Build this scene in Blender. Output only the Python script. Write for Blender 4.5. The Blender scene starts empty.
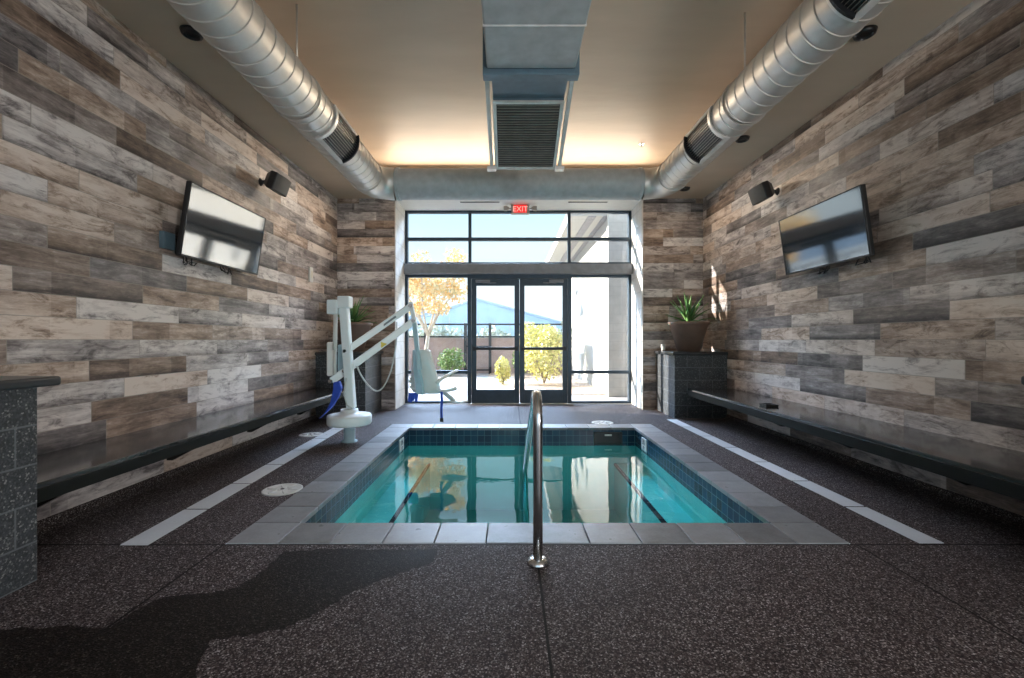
import bpy, bmesh, math, random
from mathutils import Vector, Matrix
random.seed(7)
S = bpy.context.scene
COL = S.collection
PI = math.pi

# ------------------------------------------------------------------ camera
F = 455.0; CX, CY, EYE = 510.0, 340.0, 1.24
cam_d = bpy.data.cameras.new('camera'); cam = bpy.data.objects.new('camera', cam_d); COL.objects.link(cam)
cam.location = (0, 0, EYE); cam.rotation_euler = (PI/2, 0, 0)
cam_d.sensor_width = 36; cam_d.lens = F/1024*36
cam_d.shift_x = 2/1024; cam_d.shift_y = 1/1024
cam_d.clip_start = 0.05; cam_d.clip_end = 500
S.camera = cam

def P(px, py, Y):                      # measured image position at distance Y -> place in the room
    return Vector(((px-CX)/F*Y, Y, EYE-(py-CY)/F*Y))

# ------------------------------------------------------------------ sky, sun, added fill light, exposure
S.view_settings.view_transform = 'Standard'; S.view_settings.look = 'None'
S.view_settings.gamma = 1; S.view_settings.use_curve_mapping = False
S.view_settings.exposure = 0.55
S.cycles.use_denoising = True
S.cycles.max_bounces = 10; S.cycles.diffuse_bounces = 5; S.cycles.transparent_max_bounces = 16
S.cycles.caustics_reflective = False; S.cycles.caustics_refractive = False
S.cycles.sample_clamp_indirect = 6

w = bpy.data.worlds.new('sky'); S.world = w; w.use_nodes = True
wt = w.node_tree; wt.nodes.clear()
wo = wt.nodes.new('ShaderNodeOutputWorld'); wb = wt.nodes.new('ShaderNodeBackground')
wg = wt.nodes.new('ShaderNodeTexCoord'); wsx = wt.nodes.new('ShaderNodeSeparateXYZ')
wr = wt.nodes.new('ShaderNodeValToRGB')
wt.links.new(wg.outputs['Generated'], wsx.inputs[0]); wt.links.new(wsx.outputs['Z'], wr.inputs[0])
e = wr.color_ramp.elements
SKY_HI = 1.0
e[0].position = 0.0; e[0].color = (.80, .92, 1.0, 1)
e[1].position = 1.0; e[1].color = (.34, .56, .95, 1)
for p_, c_ in ((.10, (.78, .93, 1.0, 1)), (.26, (.55, .84, .97, 1)), (.45, (.54, .73, 1.0, 1))):
    n_ = e.new(p_); n_.color = c_
# extra sky brightness added to light the room, above the band seen through the glazing
def wmap(v, a, b_, lo, hi):
    m = wt.nodes.new('ShaderNodeMapRange'); m.interpolation_type = 'SMOOTHSTEP'
    for k, x in (('From Min', a), ('From Max', b_), ('To Min', lo), ('To Max', hi)): m.inputs[k].default_value = x
    wt.links.new(v, m.inputs['Value']); return m.outputs[0]
def wmul(a, b_, op='MULTIPLY'):
    m = wt.nodes.new('ShaderNodeMath'); m.operation = op
    for k, x in enumerate((a, b_)):
        if isinstance(x, bpy.types.NodeSocket): wt.links.new(x, m.inputs[k])
        else: m.inputs[k].default_value = x
    return m.outputs[0]
GLOW = 42.0
g1 = wmul(wmul(wmap(wsx.outputs['Z'], .36, .54, 0, 1), wmap(wsx.outputs['Z'], .62, .85, 1, 0)), wmap(wsx.outputs['Y'], .45, .75, 0, 1))
wt.links.new(wmul(wmul(g1, GLOW), wmap(wsx.outputs['Z'], .28, .40, 1, 1.6), 'ADD'), wb.inputs['Strength'])
wt.links.new(wr.outputs[0], wb.inputs['Color']); wt.links.new(wb.outputs[0], wo.inputs['Surface'])

FILL_STRIP = 62
def lamp(name, kind, loc, direction, energy, color, **kw):
    d = bpy.data.lights.new(name, kind); d.energy = energy; d.color = color
    for k, v in kw.items(): setattr(d, k, v)
    o = bpy.data.objects.new(name, d); COL.objects.link(o); o.location = loc
    o.rotation_euler = Vector(direction).to_track_quat('-Z', 'Y').to_euler()
    return o
lamp('sun', 'SUN', (-10, 18, 8), (.90, -.288, -.29), 15.0, (1, .93, .84), angle=math.radians(.6))
# fill light added at the right wall behind the camera, no window there
lamp('side_fill', 'AREA', (3.38, -1.3, 1.5), (-1, .45, .32), 200, (1, .97, .94), shape='RECTANGLE', size=2.4, size_y=1.7)

# ------------------------------------------------------------------ node helpers
class NT:
    def __init__(s, name):
        s.m = bpy.data.materials.new(name); s.m.use_nodes = True
        s.t = s.m.node_tree; s.t.nodes.clear()
        s.out = s.t.nodes.new('ShaderNodeOutputMaterial')
    def n(s, kind, **kw):
        x = s.t.nodes.new(kind)
        for k, v in kw.items(): setattr(x, k, v)
        return x
    def put(s, sock, v):
        if isinstance(v, bpy.types.NodeSocket): s.t.links.new(v, sock)
        elif v is not None: sock.default_value = v
    def math(s, op, a, b=None, c=None, clamp=False):
        x = s.n('ShaderNodeMath', operation=op, use_clamp=clamp)
        for i, v in enumerate((a, b, c)):
            if v is not None: s.put(x.inputs[i], v)
        return x.outputs[0]
    def comb(s, x, y, z):
        c = s.n('ShaderNodeCombineXYZ')
        for i, v in enumerate((x, y, z)): s.put(c.inputs[i], v)
        return c.outputs[0]
    def sep(s, v):
        c = s.n('ShaderNodeSeparateXYZ'); s.put(c.inputs[0], v); return c.outputs
    def pos(s): return s.n('ShaderNodeNewGeometry').outputs['Position']
    def obj(s): return s.n('ShaderNodeTexCoord').outputs['Object']
    def noise(s, vec, scale, detail=4, rough=.55, dist=0):
        x = s.n('ShaderNodeTexNoise'); s.put(x.inputs['Vector'], vec)
        x.inputs['Scale'].default_value = scale; x.inputs['Detail'].default_value = detail
        x.inputs['Roughness'].default_value = rough; x.inputs['Distortion'].default_value = dist
        return x.outputs['Fac']
    def ramp(s, fac, stops, interp='LINEAR'):
        r = s.n('ShaderNodeValToRGB'); r.color_ramp.interpolation = interp
        el = r.color_ramp.elements
        def c4(c): return (c[0], c[1], c[2], 1) if hasattr(c, '__len__') else (c, c, c, 1)
        el[0].position, el[0].color = stops[0][0], c4(stops[0][1])
        el[1].position, el[1].color = stops[-1][0], c4(stops[-1][1])
        for p, c in stops[1:-1]:
            q = el.new(p); q.color = c4(c)
        s.put(r.inputs[0], fac); return r.outputs[0]
    def mix(s, fac, a, b, blend='MIX'):
        x = s.n('ShaderNodeMix', data_type='RGBA', blend_type=blend)
        s.put(x.inputs[0], fac)
        for sk, v in ((x.inputs[6], a), (x.inputs[7], b)):
            if isinstance(v, tuple): v = (v[0], v[1], v[2], 1)
            s.put(sk, v)
        return x.outputs[2]
    def schlick(s, r0, normal=None):
        lw = s.n('ShaderNodeLayerWeight'); lw.inputs['Blend'].default_value = .5
        if normal is not None: s.put(lw.inputs['Normal'], normal)
        return s.math('ADD', s.math('MULTIPLY', s.math('POWER', lw.outputs['Facing'], 5), 1-r0), r0)
    def bump(s, h, strength=.3, dist=.01):
        b = s.n('ShaderNodeBump'); b.inputs['Strength'].default_value = strength
        b.inputs['Distance'].default_value = dist; s.put(b.inputs['Height'], h); return b.outputs[0]
    def bsdf(s, color, rough=.5, metal=0, spec=.5, normal=None, emit=None, emit_s=0, coat=0):
        b = s.n('ShaderNodeBsdfPrincipled')
        if isinstance(color, tuple): color = (color[0], color[1], color[2], 1)
        s.put(b.inputs['Base Color'], color); s.put(b.inputs['Roughness'], rough)
        s.put(b.inputs['Metallic'], metal); b.inputs['Specular IOR Level'].default_value = spec
        if normal is not None: s.put(b.inputs['Normal'], normal)
        if emit: b.inputs['Emission Color'].default_value = (*emit, 1); b.inputs['Emission Strength'].default_value = emit_s
        if coat: b.inputs['Coat Weight'].default_value = coat; b.inputs['Coat Roughness'].default_value = .12
        s.t.links.new(b.outputs[0], s.out.inputs['Surface']); return s.m

def plain(name, color, rough=.5, metal=0, spec=.5, var=.12, scale=9, emit=None, emit_s=0, coat=0):
    t = NT(name); f = t.noise(t.obj(), scale, 3)
    lo = tuple(c*(1-var) for c in color); hi = tuple(min(1, c*(1+var)) for c in color)
    return t.bsdf(t.ramp(f, [(.3, lo), (.7, hi)]), rough, metal, spec, emit=emit, emit_s=emit_s, coat=coat)

def line_mask(t, v, at, half):         # 1 close to v == at
    return t.math('LESS_THAN', t.math('ABSOLUTE', t.math('SUBTRACT', v, at)), half)

def wood_tile(name, axis, seed):
    t = NT(name); x, y, z = t.sep(t.pos()); u = y if axis == 'Y' else x
    h, L = .152, 1.0
    zz = t.math('DIVIDE', t.math('SUBTRACT', z, .024), h); row = t.math('FLOOR', zz); fz = t.math('FRACT', zz)
    wr_ = t.n('ShaderNodeTexWhiteNoise', noise_dimensions='2D'); t.put(wr_.inputs['Vector'], t.comb(row, seed, 0))
    uu = t.math('ADD', t.math('DIVIDE', u, L), wr_.outputs['Value'])
    colm = t.math('FLOOR', uu); fu = t.math('FRACT', uu)
    wn = t.n('ShaderNodeTexWhiteNoise', noise_dimensions='3D'); t.put(wn.inputs['Vector'], t.comb(colm, row, seed))
    r, g, b = t.sep(wn.outputs['Color']); val = wn.outputs['Value']
    # boards within a tile: every tile is printed with two or three boards of different tone
    sub = t.math('FLOOR', t.math('ADD', t.math('MULTIPLY', fu, 2.2), g))
    ws = t.n('ShaderNodeTexWhiteNoise', noise_dimensions='3D'); t.put(ws.inputs['Vector'], t.comb(t.math('ADD', colm, t.math('MULTIPLY', sub, .37)), row, seed+3.3))
    su = t.math('ADD', u, t.math('MULTIPLY', r, 53)); sz = t.math('ADD', z, t.math('MULTIPLY', g, 37))
    n1 = t.noise(t.comb(t.math('MULTIPLY', su, 1.3), t.math('MULTIPLY', sz, 7), seed), 2.4, 7, .68, .5)
    n2 = t.noise(t.comb(t.math('MULTIPLY', su, 1.6), t.math('MULTIPLY', sz, 60), seed), 2.2, 4, .6)
    n3 = t.noise(t.comb(su, t.math('MULTIPLY', sz, 1.6), b), 2.8, 5, .62)
    # dark smoky streak along one long edge of some tiles
    edge = t.math('SUBTRACT', 1, t.math('MULTIPLY', fz, 2.4), clamp=True)
    edge = t.math('MULTIPLY', edge, t.math('GREATER_THAN', b, .62))
    edge = t.math('MULTIPLY', edge, t.ramp(n1, [(.40, 0), (.52, 1)]))
    # worn dark patches and pale scuffs with a shape of their own
    n4 = t.noise(t.comb(t.math('MULTIPLY', su, 2.2), t.math('MULTIPLY', sz, 6), t.math('MULTIPLY', r, 9)), 1.7, 9, .74, .8)
    n5 = t.noise(t.comb(t.math('MULTIPLY', su, 6), t.math('MULTIPLY', sz, 14), seed), 3.0, 8, .75)
    wear = t.math('MULTIPLY', t.ramp(n4, [(.50, 0), (.66, 1)]), t.ramp(r, [(.25, .15), (.6, 1)]))
    scuff = t.math('MULTIPLY', t.ramp(n5, [(.60, 0), (.70, 1)]), t.math('LESS_THAN', r, .55))
    tone = t.math('ADD', t.math('MULTIPLY', val, .64), t.math('MULTIPLY', ws.outputs['Value'], .18))
    tone = t.math('ADD', tone, t.math('MULTIPLY', t.math('SUBTRACT', n1, .5), 1.1))
    tone = t.math('ADD', tone, t.math('MULTIPLY', t.math('SUBTRACT', n3, .5), .7))
    tone = t.math('ADD', tone, t.math('MULTIPLY', t.math('SUBTRACT', n2, .5), .28))
    tone = t.math('ADD', tone, t.math('MULTIPLY', t.math('SUBTRACT', n5, .5), .4))
    tone = t.math('SUBTRACT', t.math('ADD', tone, .25), t.math('MULTIPLY', edge, .5))
    tone = t.math('ADD', t.math('SUBTRACT', tone, t.math('MULTIPLY', wear, .46)), t.math('MULTIPLY', scuff, .14))
    warm = t.ramp(tone, [(0, (.030, .021, .018)), (.18, (.088, .060, .048)), (.38, (.21, .147, .112)), (.58, (.36, .268, .212)), (.8, (.59, .475, .40)), (1, (.73, .63, .56))])
    cool = t.ramp(tone, [(0, (.026, .023, .024)), (.18, (.072, .063, .064)), (.38, (.17, .151, .150)), (.58, (.31, .278, .274)), (.8, (.55, .505, .49)), (1, (.73, .685, .66))])
    c = t.mix(t.ramp(g, [(.3, 0), (.65, 1)]), warm, cool)
    gm = t.math('MAXIMUM', t.math('LESS_THAN', fu, .006), t.math('LESS_THAN', fz, .034))
    c = t.mix(t.math('MULTIPLY', gm, .8), c, (.30, .265, .23))
    nb = t.bump(t.math('SUBTRACT', t.math('MULTIPLY', n2, .25), gm), .25, .004)
    return t.bsdf(c, .46, normal=nb, spec=.45)

def pebble(name, dark=1.0, rough=.55, lines=True, tint=(1, 1, 1)):
    t = NT(name); p = t.pos(); x, y, z = t.sep(p)
    v = t.n('ShaderNodeTexVoronoi'); t.put(v.inputs['Vector'], p); v.inputs['Scale'].default_value = 170
    r = t.sep(v.outputs['Color'])[0]
    f = [(0, (.016, .013, .014)), (.34, (.036, .027, .028)), (.56, (.072, .052, .050)), (.74, (.115, .096, .094)), (.90, (.20, .18, .175)), (.97, (.34, .31, .30)), (1, (.50, .47, .46))]
    c = t.ramp(r, [(q, tuple(k*dark*m for k, m in zip(cc, tint))) for q, cc in f])
    big = t.noise(p, 1.1, 4, .6)
    c = t.mix(1.0, c, t.ramp(big, [(.30, .78), (.7, 1.12)]), 'MULTIPLY')
    edge = t.ramp(v.outputs['Distance'], [(.25, 1), (.75, .55)])
    c = t.mix(.8, c, edge, 'MULTIPLY')
    if lines:
        near = t.math('LESS_THAN', y, 2.765); far = t.math('GREATER_THAN', y, 6.69)
        m = line_mask(t, y, 2.757, .007)
        for at in (-1.735, 2.10):
            m = t.math('MAXIMUM', m, t.math('MULTIPLY', line_mask(t, x, at, .006), near))
        m = t.math('MAXIMUM', m, t.math('MULTIPLY', line_mask(t, x, .155, .006), t.math('MAXIMUM', near, far)))
        c = t.mix(m, c, (.006, .005, .005))
    nb = t.bump(v.outputs['Distance'], .35, .003)
    return t.bsdf(c, rough, normal=nb, spec=.1)

def block_mat(name):
    t = NT(name); x, y, z = t.sep(t.pos())
    row = t.math('FLOOR', t.math('DIVIDE', z, .2)); fz = t.math('FRACT', t.math('DIVIDE', z, .2))
    u = t.math('ADD', t.math('ADD', x, y), t.math('MULTIPLY', t.math('MODULO', row, 2), .2))
    fu = t.math('FRACT', t.math('DIVIDE', u, .4))
    v = t.n('ShaderNodeTexVoronoi'); t.put(v.inputs['Vector'], t.pos()); v.inputs['Scale'].default_value = 130
    r = t.sep(v.outputs['Color'])[0]
    c = t.ramp(r, [(0, (.022, .026, .030)), (.6, (.042, .048, .055)), (.88, (.075, .082, .09)), (.95, (.17, .18, .18)), (1, (.28, .28, .28))])
    c = t.mix(.6, c, t.ramp(t.noise(t.pos(), 3, 4), [(.3, .75), (.7, 1.15)]), 'MULTIPLY')
    m = t.math('MAXIMUM', t.math('LESS_THAN', fz, .045), t.math('LESS_THAN', fu, .022))
    c = t.mix(t.math('MULTIPLY', m, .8), c, (.15, .165, .18))
    return t.bsdf(c, .5, normal=t.bump(t.math('SUBTRACT', t.math('MULTIPLY', r, .15), m), .5, .006))

def grid_tile(name, size, c0, c1, grout, gw=.06):
    t = NT(name); x, y, z = t.sep(t.pos())
    def fr(a): return t.math('FRACT', t.math('DIVIDE', a, size))
    def fl(a): return t.math('FLOOR', t.math('DIVIDE', a, size))
    # walls run along x or along y: the coordinate along the wall is the one that varies, so their sum serves both
    u = t.math('ADD', x, y); m = t.math('MAXIMUM', t.math('LESS_THAN', fr(u), gw), t.math('LESS_THAN', fr(t.math('ADD', z, .012)), gw))
    wn = t.n('ShaderNodeTexWhiteNoise', noise_dimensions='2D'); t.put(wn.inputs['Vector'], t.comb(fl(u), fl(t.math('ADD', z, .012)), 0))
    c = t.ramp(wn.outputs['Value'], [(0, c0), (1, c1)])
    return t.bsdf(t.mix(m, c, grout), .25, spec=.35)

def brick_wall(name, c0, c1, mortar, h=.2, L=.4):
    t = NT(name); x, y, z = t.sep(t.pos()); row = t.math('FLOOR', t.math('DIVIDE', z, h))
    u = t.math('ADD', t.math('ADD', x, y), t.math('MULTIPLY', t.math('MODULO', row, 2), L/2))
    m = t.math('MAXIMUM', t.math('LESS_THAN', t.math('FRACT', t.math('DIVIDE', z, h)), .06), t.math('LESS_THAN', t.math('FRACT', t.math('DIVIDE', u, L)), .03))
    n = t.noise(t.pos(), 5, 5)
    return t.bsdf(t.mix(t.math('MULTIPLY', m, .6), t.ramp(n, [(.3, c0), (.7, c1)]), mortar), .8)

def stone_mat(name, c0, c1):           # pavers: tone per stone (mesh island)
    t = NT(name); g = t.n('ShaderNodeNewGeometry')
    n = t.noise(g.outputs['Position'], 7, 6, .65); n2 = t.noise(g.outputs['Position'], 90, 2)
    f = t.math('ADD', t.math('MULTIPLY', g.outputs['Random Per Island'], .45), t.math('ADD', t.math('MULTIPLY', n, .5), t.math('MULTIPLY', n2, .22)))
    c = t.ramp(f, [(.25, c0), (.85, c1)])
    pit = t.noise(g.outputs['Position'], 14, 2)
    c = t.mix(t.ramp(pit, [(.70, 0), (.74, .7)]), c, (.03, .03, .032))
    return t.bsdf(c, .42, normal=t.bump(n2, .15, .004))

def duct_mat(name, color, rough=.35):
    t = NT(name); n = t.noise(t.obj(), 6, 4); n2 = t.noise(t.obj(), 40, 3)
    c = t.ramp(t.math('ADD', t.math('MULTIPLY', n, .7), t.math('MULTIPLY', n2, .3)), [(.3, tuple(k*.86 for k in color)), (.7, color)])
    return t.bsdf(c, rough, metal=.6)

def ceiling_mat():
    t = NT('tan_ceiling_paint'); p = t.pos(); x, y, z = t.sep(p)
    n = t.noise(t.comb(t.math('MULTIPLY', x, .8), t.math('MULTIPLY', y, 2.6), 0), 1.5, 3, .5)
    n2 = t.noise(p, 35, 2)
    c = t.ramp(n, [(.3, (.53, .425, .32)), (.7, (.57, .46, .35))])
    return t.bsdf(c, .5, normal=t.bump(t.math('ADD', n, t.math('MULTIPLY', n2, .02)), .10, .05), spec=.4)

def water_mat():
    t = NT('pool_water'); p = t.pos(); x, y, z = t.sep(p)
    n = t.noise(t.comb(x, y, 0), 2.2, 3, .5, .4)
    nb = t.bump(n, .10, .03)
    fr = t.schlick(.02, nb)
    gl = t.n('ShaderNodeBsdfGlossy'); gl.inputs['Roughness'].default_value = .0; t.put(gl.inputs['Normal'], nb)
    gl.inputs['Color'].default_value = (1, 1, 1, 1)
    tr = t.n('ShaderNodeBsdfTransparent'); tr.inputs['Color'].default_value = (.62, .95, .93, 1)
    mx = t.n('ShaderNodeMixShader'); t.put(mx.inputs[0], fr)
    t.t.links.new(tr.outputs[0], mx.inputs[1]); t.t.links.new(gl.outputs[0], mx.inputs[2])
    t.t.links.new(mx.outputs[0], t.out.inputs['Surface']); return t.m

def glass_mat(name, tint=(.985, .995, 1.0)):
    t = NT(name); fr = t.schlick(.03)
    gl = t.n('ShaderNodeBsdfGlossy'); gl.inputs['Roughness'].default_value = .02
    tr = t.n('ShaderNodeBsdfTransparent'); tr.inputs['Color'].default_value = (*tint, 1)
    mx = t.n('ShaderNodeMixShader'); t.put(mx.inputs[0], fr)
    t.t.links.new(tr.outputs[0], mx.inputs[1]); t.t.links.new(gl.outputs[0], mx.inputs[2])
    t.t.links.new(mx.outputs[0], t.out.inputs['Surface']); return t.m

def leaf_mat(name, cols, rough=.55):
    t = NT(name); g = t.n('ShaderNodeNewGeometry')
    st = [(i/(len(cols)-1), c) for i, c in enumerate(cols)]
    c = t.ramp(g.outputs['Random Per Island'], st)
    return t.bsdf(c, rough, spec=.3)

def tv_mat():
    t = NT('glossy_tv_screen'); m = t.bsdf((.010, .012, .014), .07)
    t.t.nodes['Principled BSDF'].inputs['IOR'].default_value = 3.0
    return m

def gravel_mat():
    t = NT('tan_gravel'); p = t.pos()
    v = t.n('ShaderNodeTexVoronoi'); t.put(v.inputs['Vector'], p); v.inputs['Scale'].default_value = 22
    c = t.ramp(t.sep(v.outputs['Color'])[0], [(0, (.30, .20, .13)), (.5, (.46, .34, .24)), (1, (.62, .50, .38))])
    return t.bsdf(c, .9, normal=t.bump(v.outputs['Distance'], .5, .02))

def pot_mat():
    t = NT('brown_pot_glaze'); x, y, z = t.sep(t.obj()); n = t.noise(t.obj(), 5, 4)
    c = t.ramp(n, [(.3, (.17, .105, .075)), (.7, (.24, .155, .115))])
    return t.bsdf(c, .45)

M = {
 'tile_side': wood_tile('wood_look_tile_side', 'Y', 1.7), 'tile_side2': wood_tile('wood_look_tile_opposite', 'Y', 8.2),
 'tile_back': wood_tile('wood_look_tile_end', 'X', 4.4),
 'deck': pebble('pebble_deck', 1.12, .62, tint=(1.0, .98, 1.0)), 'wet': pebble('wet_pebble', .20, .55, True, (1, .92, .86)), 'cove': pebble('pebble_cove', 1, .55, False),
 'block': block_mat('dark_ground_block'), 'cap': plain('dark_stone_cap', (.035, .038, .042), .28),
 'coping': stone_mat('grey_coping_stone', (.085, .085, .09), (.28, .285, .30)),
 'pooltile': grid_tile('navy_pool_tile', .096, (.006, .028, .065), (.012, .060, .11), (.09, .19, .23)),
 'plaster': plain('teal_pool_plaster', (.07, .42, .43), .8, var=.08, scale=3),
 'poolline': plain('navy_trim_tile', (.006, .02, .04), .9, 0, 0),
 'water': water_mat(), 'ceiling': ceiling_mat(), 'duct': duct_mat('galvanised_duct', (.68, .655, .61), .44),
 'duct_paint': plain('blue_grey_duct_paint', (.43, .46, .465), .5, 0), 'duct_blue': plain('slate_blue_metal', (.115, .18, .225), .45, .2),
 'grille': plain('dark_grille', (.035, .035, .036), .5, .2), 'vane': plain('grey_vane_metal', (.32, .29, .25), .4, .6),
 'pale_metal': plain('pale_sheet_metal', (.82, .80, .76), .4, .4), 'black': plain('black_plastic', (.012, .012, .013), .4),
 'blackmetal': plain('black_metal', (.015, .016, .018), .4, .3), 'grillecloth': plain('charcoal_speaker_grille', (.06, .058, .055), .65),
 'screen': tv_mat(), 'frame': plain('dark_bronze_frame', (.040, .062, .085), .4, .4),
 'header': plain('grey_header_aluminium', (.20, .21, .23), .45, .2), 'glass': glass_mat('clear_window_glass'),
 'reveal': brick_wall('pale_reveal_tile', (.60, .57, .52), (.74, .71, .66), (.5, .47, .42), .3, .6),
 'steel': plain('brushed_stainless', (.62, .63, .64), .22, 1.0, var=.05), 'lift': plain('white_powder_coat', (.80, .85, .87), .35, var=.03),
 'lift_blue': plain('pale_blue_plastic', (.42, .57, .64), .4, var=.05), 'seat': plain('light_grey_seat_plastic', (.78, .79, .77), .45, var=.03),
 'blue': plain('royal_blue_webbing', (.02, .07, .45), .6), 'cable': plain('pale_cable', (.55, .56, .55), .5),
 'bench': plain('dark_polished_stone', (.028, .027, .027), .12, 0, .6, var=.25), 'bench_edge': plain('dark_green_steel_edge', (.010, .012, .011), .5, 0, .12),
 'bracket': plain('black_bracket_steel', (.012, .012, .012), .45, .5),
 'strip': stone_mat('pale_concrete_strip', (.50, .52, .55), (.72, .74, .76)), 'lid': plain('white_lid_plastic', (.58, .58, .56), .4),
 'pot': pot_mat(), 'soil': plain('potting_soil', (.035, .025, .018), .9), 'agave': leaf_mat('agave_leaf', [(.05, .15, .045), (.12, .26, .075), (.24, .38, .14)], .4),
 'white': plain('white_plastic', (.72, .71, .67), .4, var=.03), 'red': plain('lit_red_exit_face', (.5, .01, .01), .4, emit=(.75, .02, .02), emit_s=.75),
 'red_letter': plain('lit_exit_letter', (.9, .4, .35), .4, emit=(1, .36, .30), emit_s=.9), 'signgrey': plain('beige_sign_housing', (.36, .33, .29), .5),
 'soffit': plain('white_soffit_paint', (.78, .75, .69), .5, var=.03), 'gravel': gravel_mat(), 'concrete': plain('pale_concrete', (.40, .375, .35), .85, scale=3), 'stucco': plain('white_stucco', (.42, .41, .38), .9, var=.03, scale=4),
 'greyblock': brick_wall('grey_block', (.42, .40, .35), (.50, .48, .42), (.36, .34, .30)), 'pinkblock': brick_wall('pink_block', (.38, .27, .24), (.46, .34, .30), (.35, .27, .24)),
 'groove': plain('grey_soffit_band', (.25, .25, .26), .8), 'bark': plain('pale_bark', (.52, .45, .36), .85, var=.25),
 'autumn': leaf_mat('autumn_leaf', [(.78, .46, .16), (.84, .58, .26), (.80, .66, .40), (.56, .50, .26)]),
 'yellowgreen': leaf_mat('yellow_green_leaf', [(.56, .55, .18), (.70, .66, .25), (.78, .72, .36), (.42, .46, .16)]),
 'green': leaf_mat('green_leaf', [(.10, .18, .05), (.20, .30, .09), (.30, .38, .14)]), 'greygreen': leaf_mat('grey_green_leaf', [(.36, .40, .32), (.48, .52, .42), (.58, .58, .48)]),
 'twig': plain('grey_twig', (.28, .24, .22), .9), 'mountain': plain('blue_mountain', (.42, .52, .64), 1, var=.15, scale=.05),
 'farroof': plain('blue_grey_roof', (.42, .52, .62), .6, scale=.4), 'farglass': plain('blue_glass_facade', (.50, .66, .78), .3, scale=.4),
 'farwall': plain('pale_far_wall', (.62, .62, .58), .8), 'lamp_lens': plain('frosted_lens', (.75, .70, .60), .4),
}

# ------------------------------------------------------------------ mesh helpers
def BM(): return bmesh.new()
def box(bm, x0, x1, y0, y1, z0, z1, mat=None):
    vs = [bm.verts.new(v) for v in ((x0,y0,z0),(x1,y0,z0),(x1,y1,z0),(x0,y1,z0),(x0,y0,z1),(x1,y0,z1),(x1,y1,z1),(x0,y1,z1))]
    if mat is not None:
        for v in vs: v.co = mat @ v.co
    for f in ((0,3,2,1),(4,5,6,7),(0,1,5,4),(1,2,6,5),(2,3,7,6),(3,0,4,7)): bm.faces.new([vs[i] for i in f])
    return vs
def quad(bm, *pts): return bm.faces.new([bm.verts.new(p) for p in pts])
def frame_of(d):
    d = Vector(d).normalized(); up = Vector((0,0,1)) if abs(d.z) < .95 else Vector((0,1,0))
    a = d.cross(up).normalized(); return a, a.cross(d).normalized()
def tube(bm, pts, r, seg=12, caps=True, closed=False):
    pts = [Vector(p) for p in pts]; n = len(pts); rings = []
    rr = r if hasattr(r, '__len__') else [r]*n
    a = b = None
    for i, p in enumerate(pts):
        if i == 0: d = pts[1]-p
        elif i == n-1: d = p-pts[i-1]
        else: d = (pts[i+1]-p).normalized()+(p-pts[i-1]).normalized()
        d.normalize()
        if a is None: a, b = frame_of(d)
        else:
            a = (a-d*a.dot(d)).normalized(); b = a.cross(d).normalized()
        rings.append([bm.verts.new(p+a*(rr[i]*math.cos(2*PI*k/seg))+b*(rr[i]*math.sin(2*PI*k/seg))) for k in range(seg)])
    for i in range(n-1):
        for k in range(seg):
            f = bm.faces.new((rings[i][k], rings[i][(k+1)%seg], rings[i+1][(k+1)%seg], rings[i+1][k])); f.smooth = True
    if caps:
        bm.faces.new(rings[0][::-1]); bm.faces.new(rings[-1])
def bar(bm, p0, p1, w, h, up=(0,0,1)):     # rectangular bar between two points
    p0, p1 = Vector(p0), Vector(p1); d = (p1-p0).normalized(); up = Vector(up)
    s = d.cross(up).normalized(); u = s.cross(d).normalized()
    vs = []
    for p in (p0, p1):
        for q in ((-1,-1),(1,-1),(1,1),(-1,1)): vs.append(bm.verts.new(p+s*(w/2*q[0])+u*(h/2*q[1])))
    for f in ((3,2,1,0),(4,5,6,7),(0,1,5,4),(1,2,6,5),(2,3,7,6),(3,0,4,7)): bm.faces.new([vs[i] for i in f])
def lathe(bm, prof, c=(0,0,0), seg=32, capb=True, capt=True):
    rings = [[bm.verts.new((c[0]+r*math.cos(2*PI*k/seg), c[1]+r*math.sin(2*PI*k/seg), c[2]+z)) for k in range(seg)] for r, z in prof]
    for i in range(len(prof)-1):
        for k in range(seg):
            f = bm.faces.new((rings[i][k], rings[i][(k+1)%seg], rings[i+1][(k+1)%seg], rings[i+1][k])); f.smooth = True
    if capb: bm.faces.new(rings[0][::-1])
    if capt: bm.faces.new(rings[-1])
def prism(bm, poly, d):                    # polygon (3d points) extruded by vector d
    d = Vector(d); a = [bm.verts.new(p) for p in poly]; b = [bm.verts.new(Vector(p)+d) for p in poly]; n = len(a)
    bm.faces.new(a[::-1]); bm.faces.new(b)
    for i in range(n): bm.faces.new((a[i], a[(i+1)%n], b[(i+1)%n], b[i]))
ORG = {}
def world_origin(o):
    v = Vector(o.location)
    while o.parent: o = o.parent; v += Vector(o.location)
    return v
def link(name, bm, mat, parent=None, bevel=0, smooth=False, origin=None, seg=2):
    bmesh.ops.recalc_face_normals(bm, faces=bm.faces[:])
    off = world_origin(parent) if parent else Vector((0,0,0))
    if origin is not None and parent is None: off = Vector(origin)
    if off.length: bmesh.ops.translate(bm, verts=bm.verts[:], vec=-off)
    me = bpy.data.meshes.new(name); bm.to_mesh(me); bm.free()
    if smooth:
        for f in me.polygons: f.use_smooth = True
    o = bpy.data.objects.new(name, me); COL.objects.link(o); me.materials.append(M[mat] if isinstance(mat, str) else mat)
    if parent: o.parent = parent
    elif origin is not None: o.location = origin
    if bevel:
        b = o.modifiers.new('bevel', 'BEVEL'); b.width = bevel; b.segments = seg; b.limit_method = 'ANGLE'; b.angle_limit = math.radians(40)
        b.harden_normals = False
    return o
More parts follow.
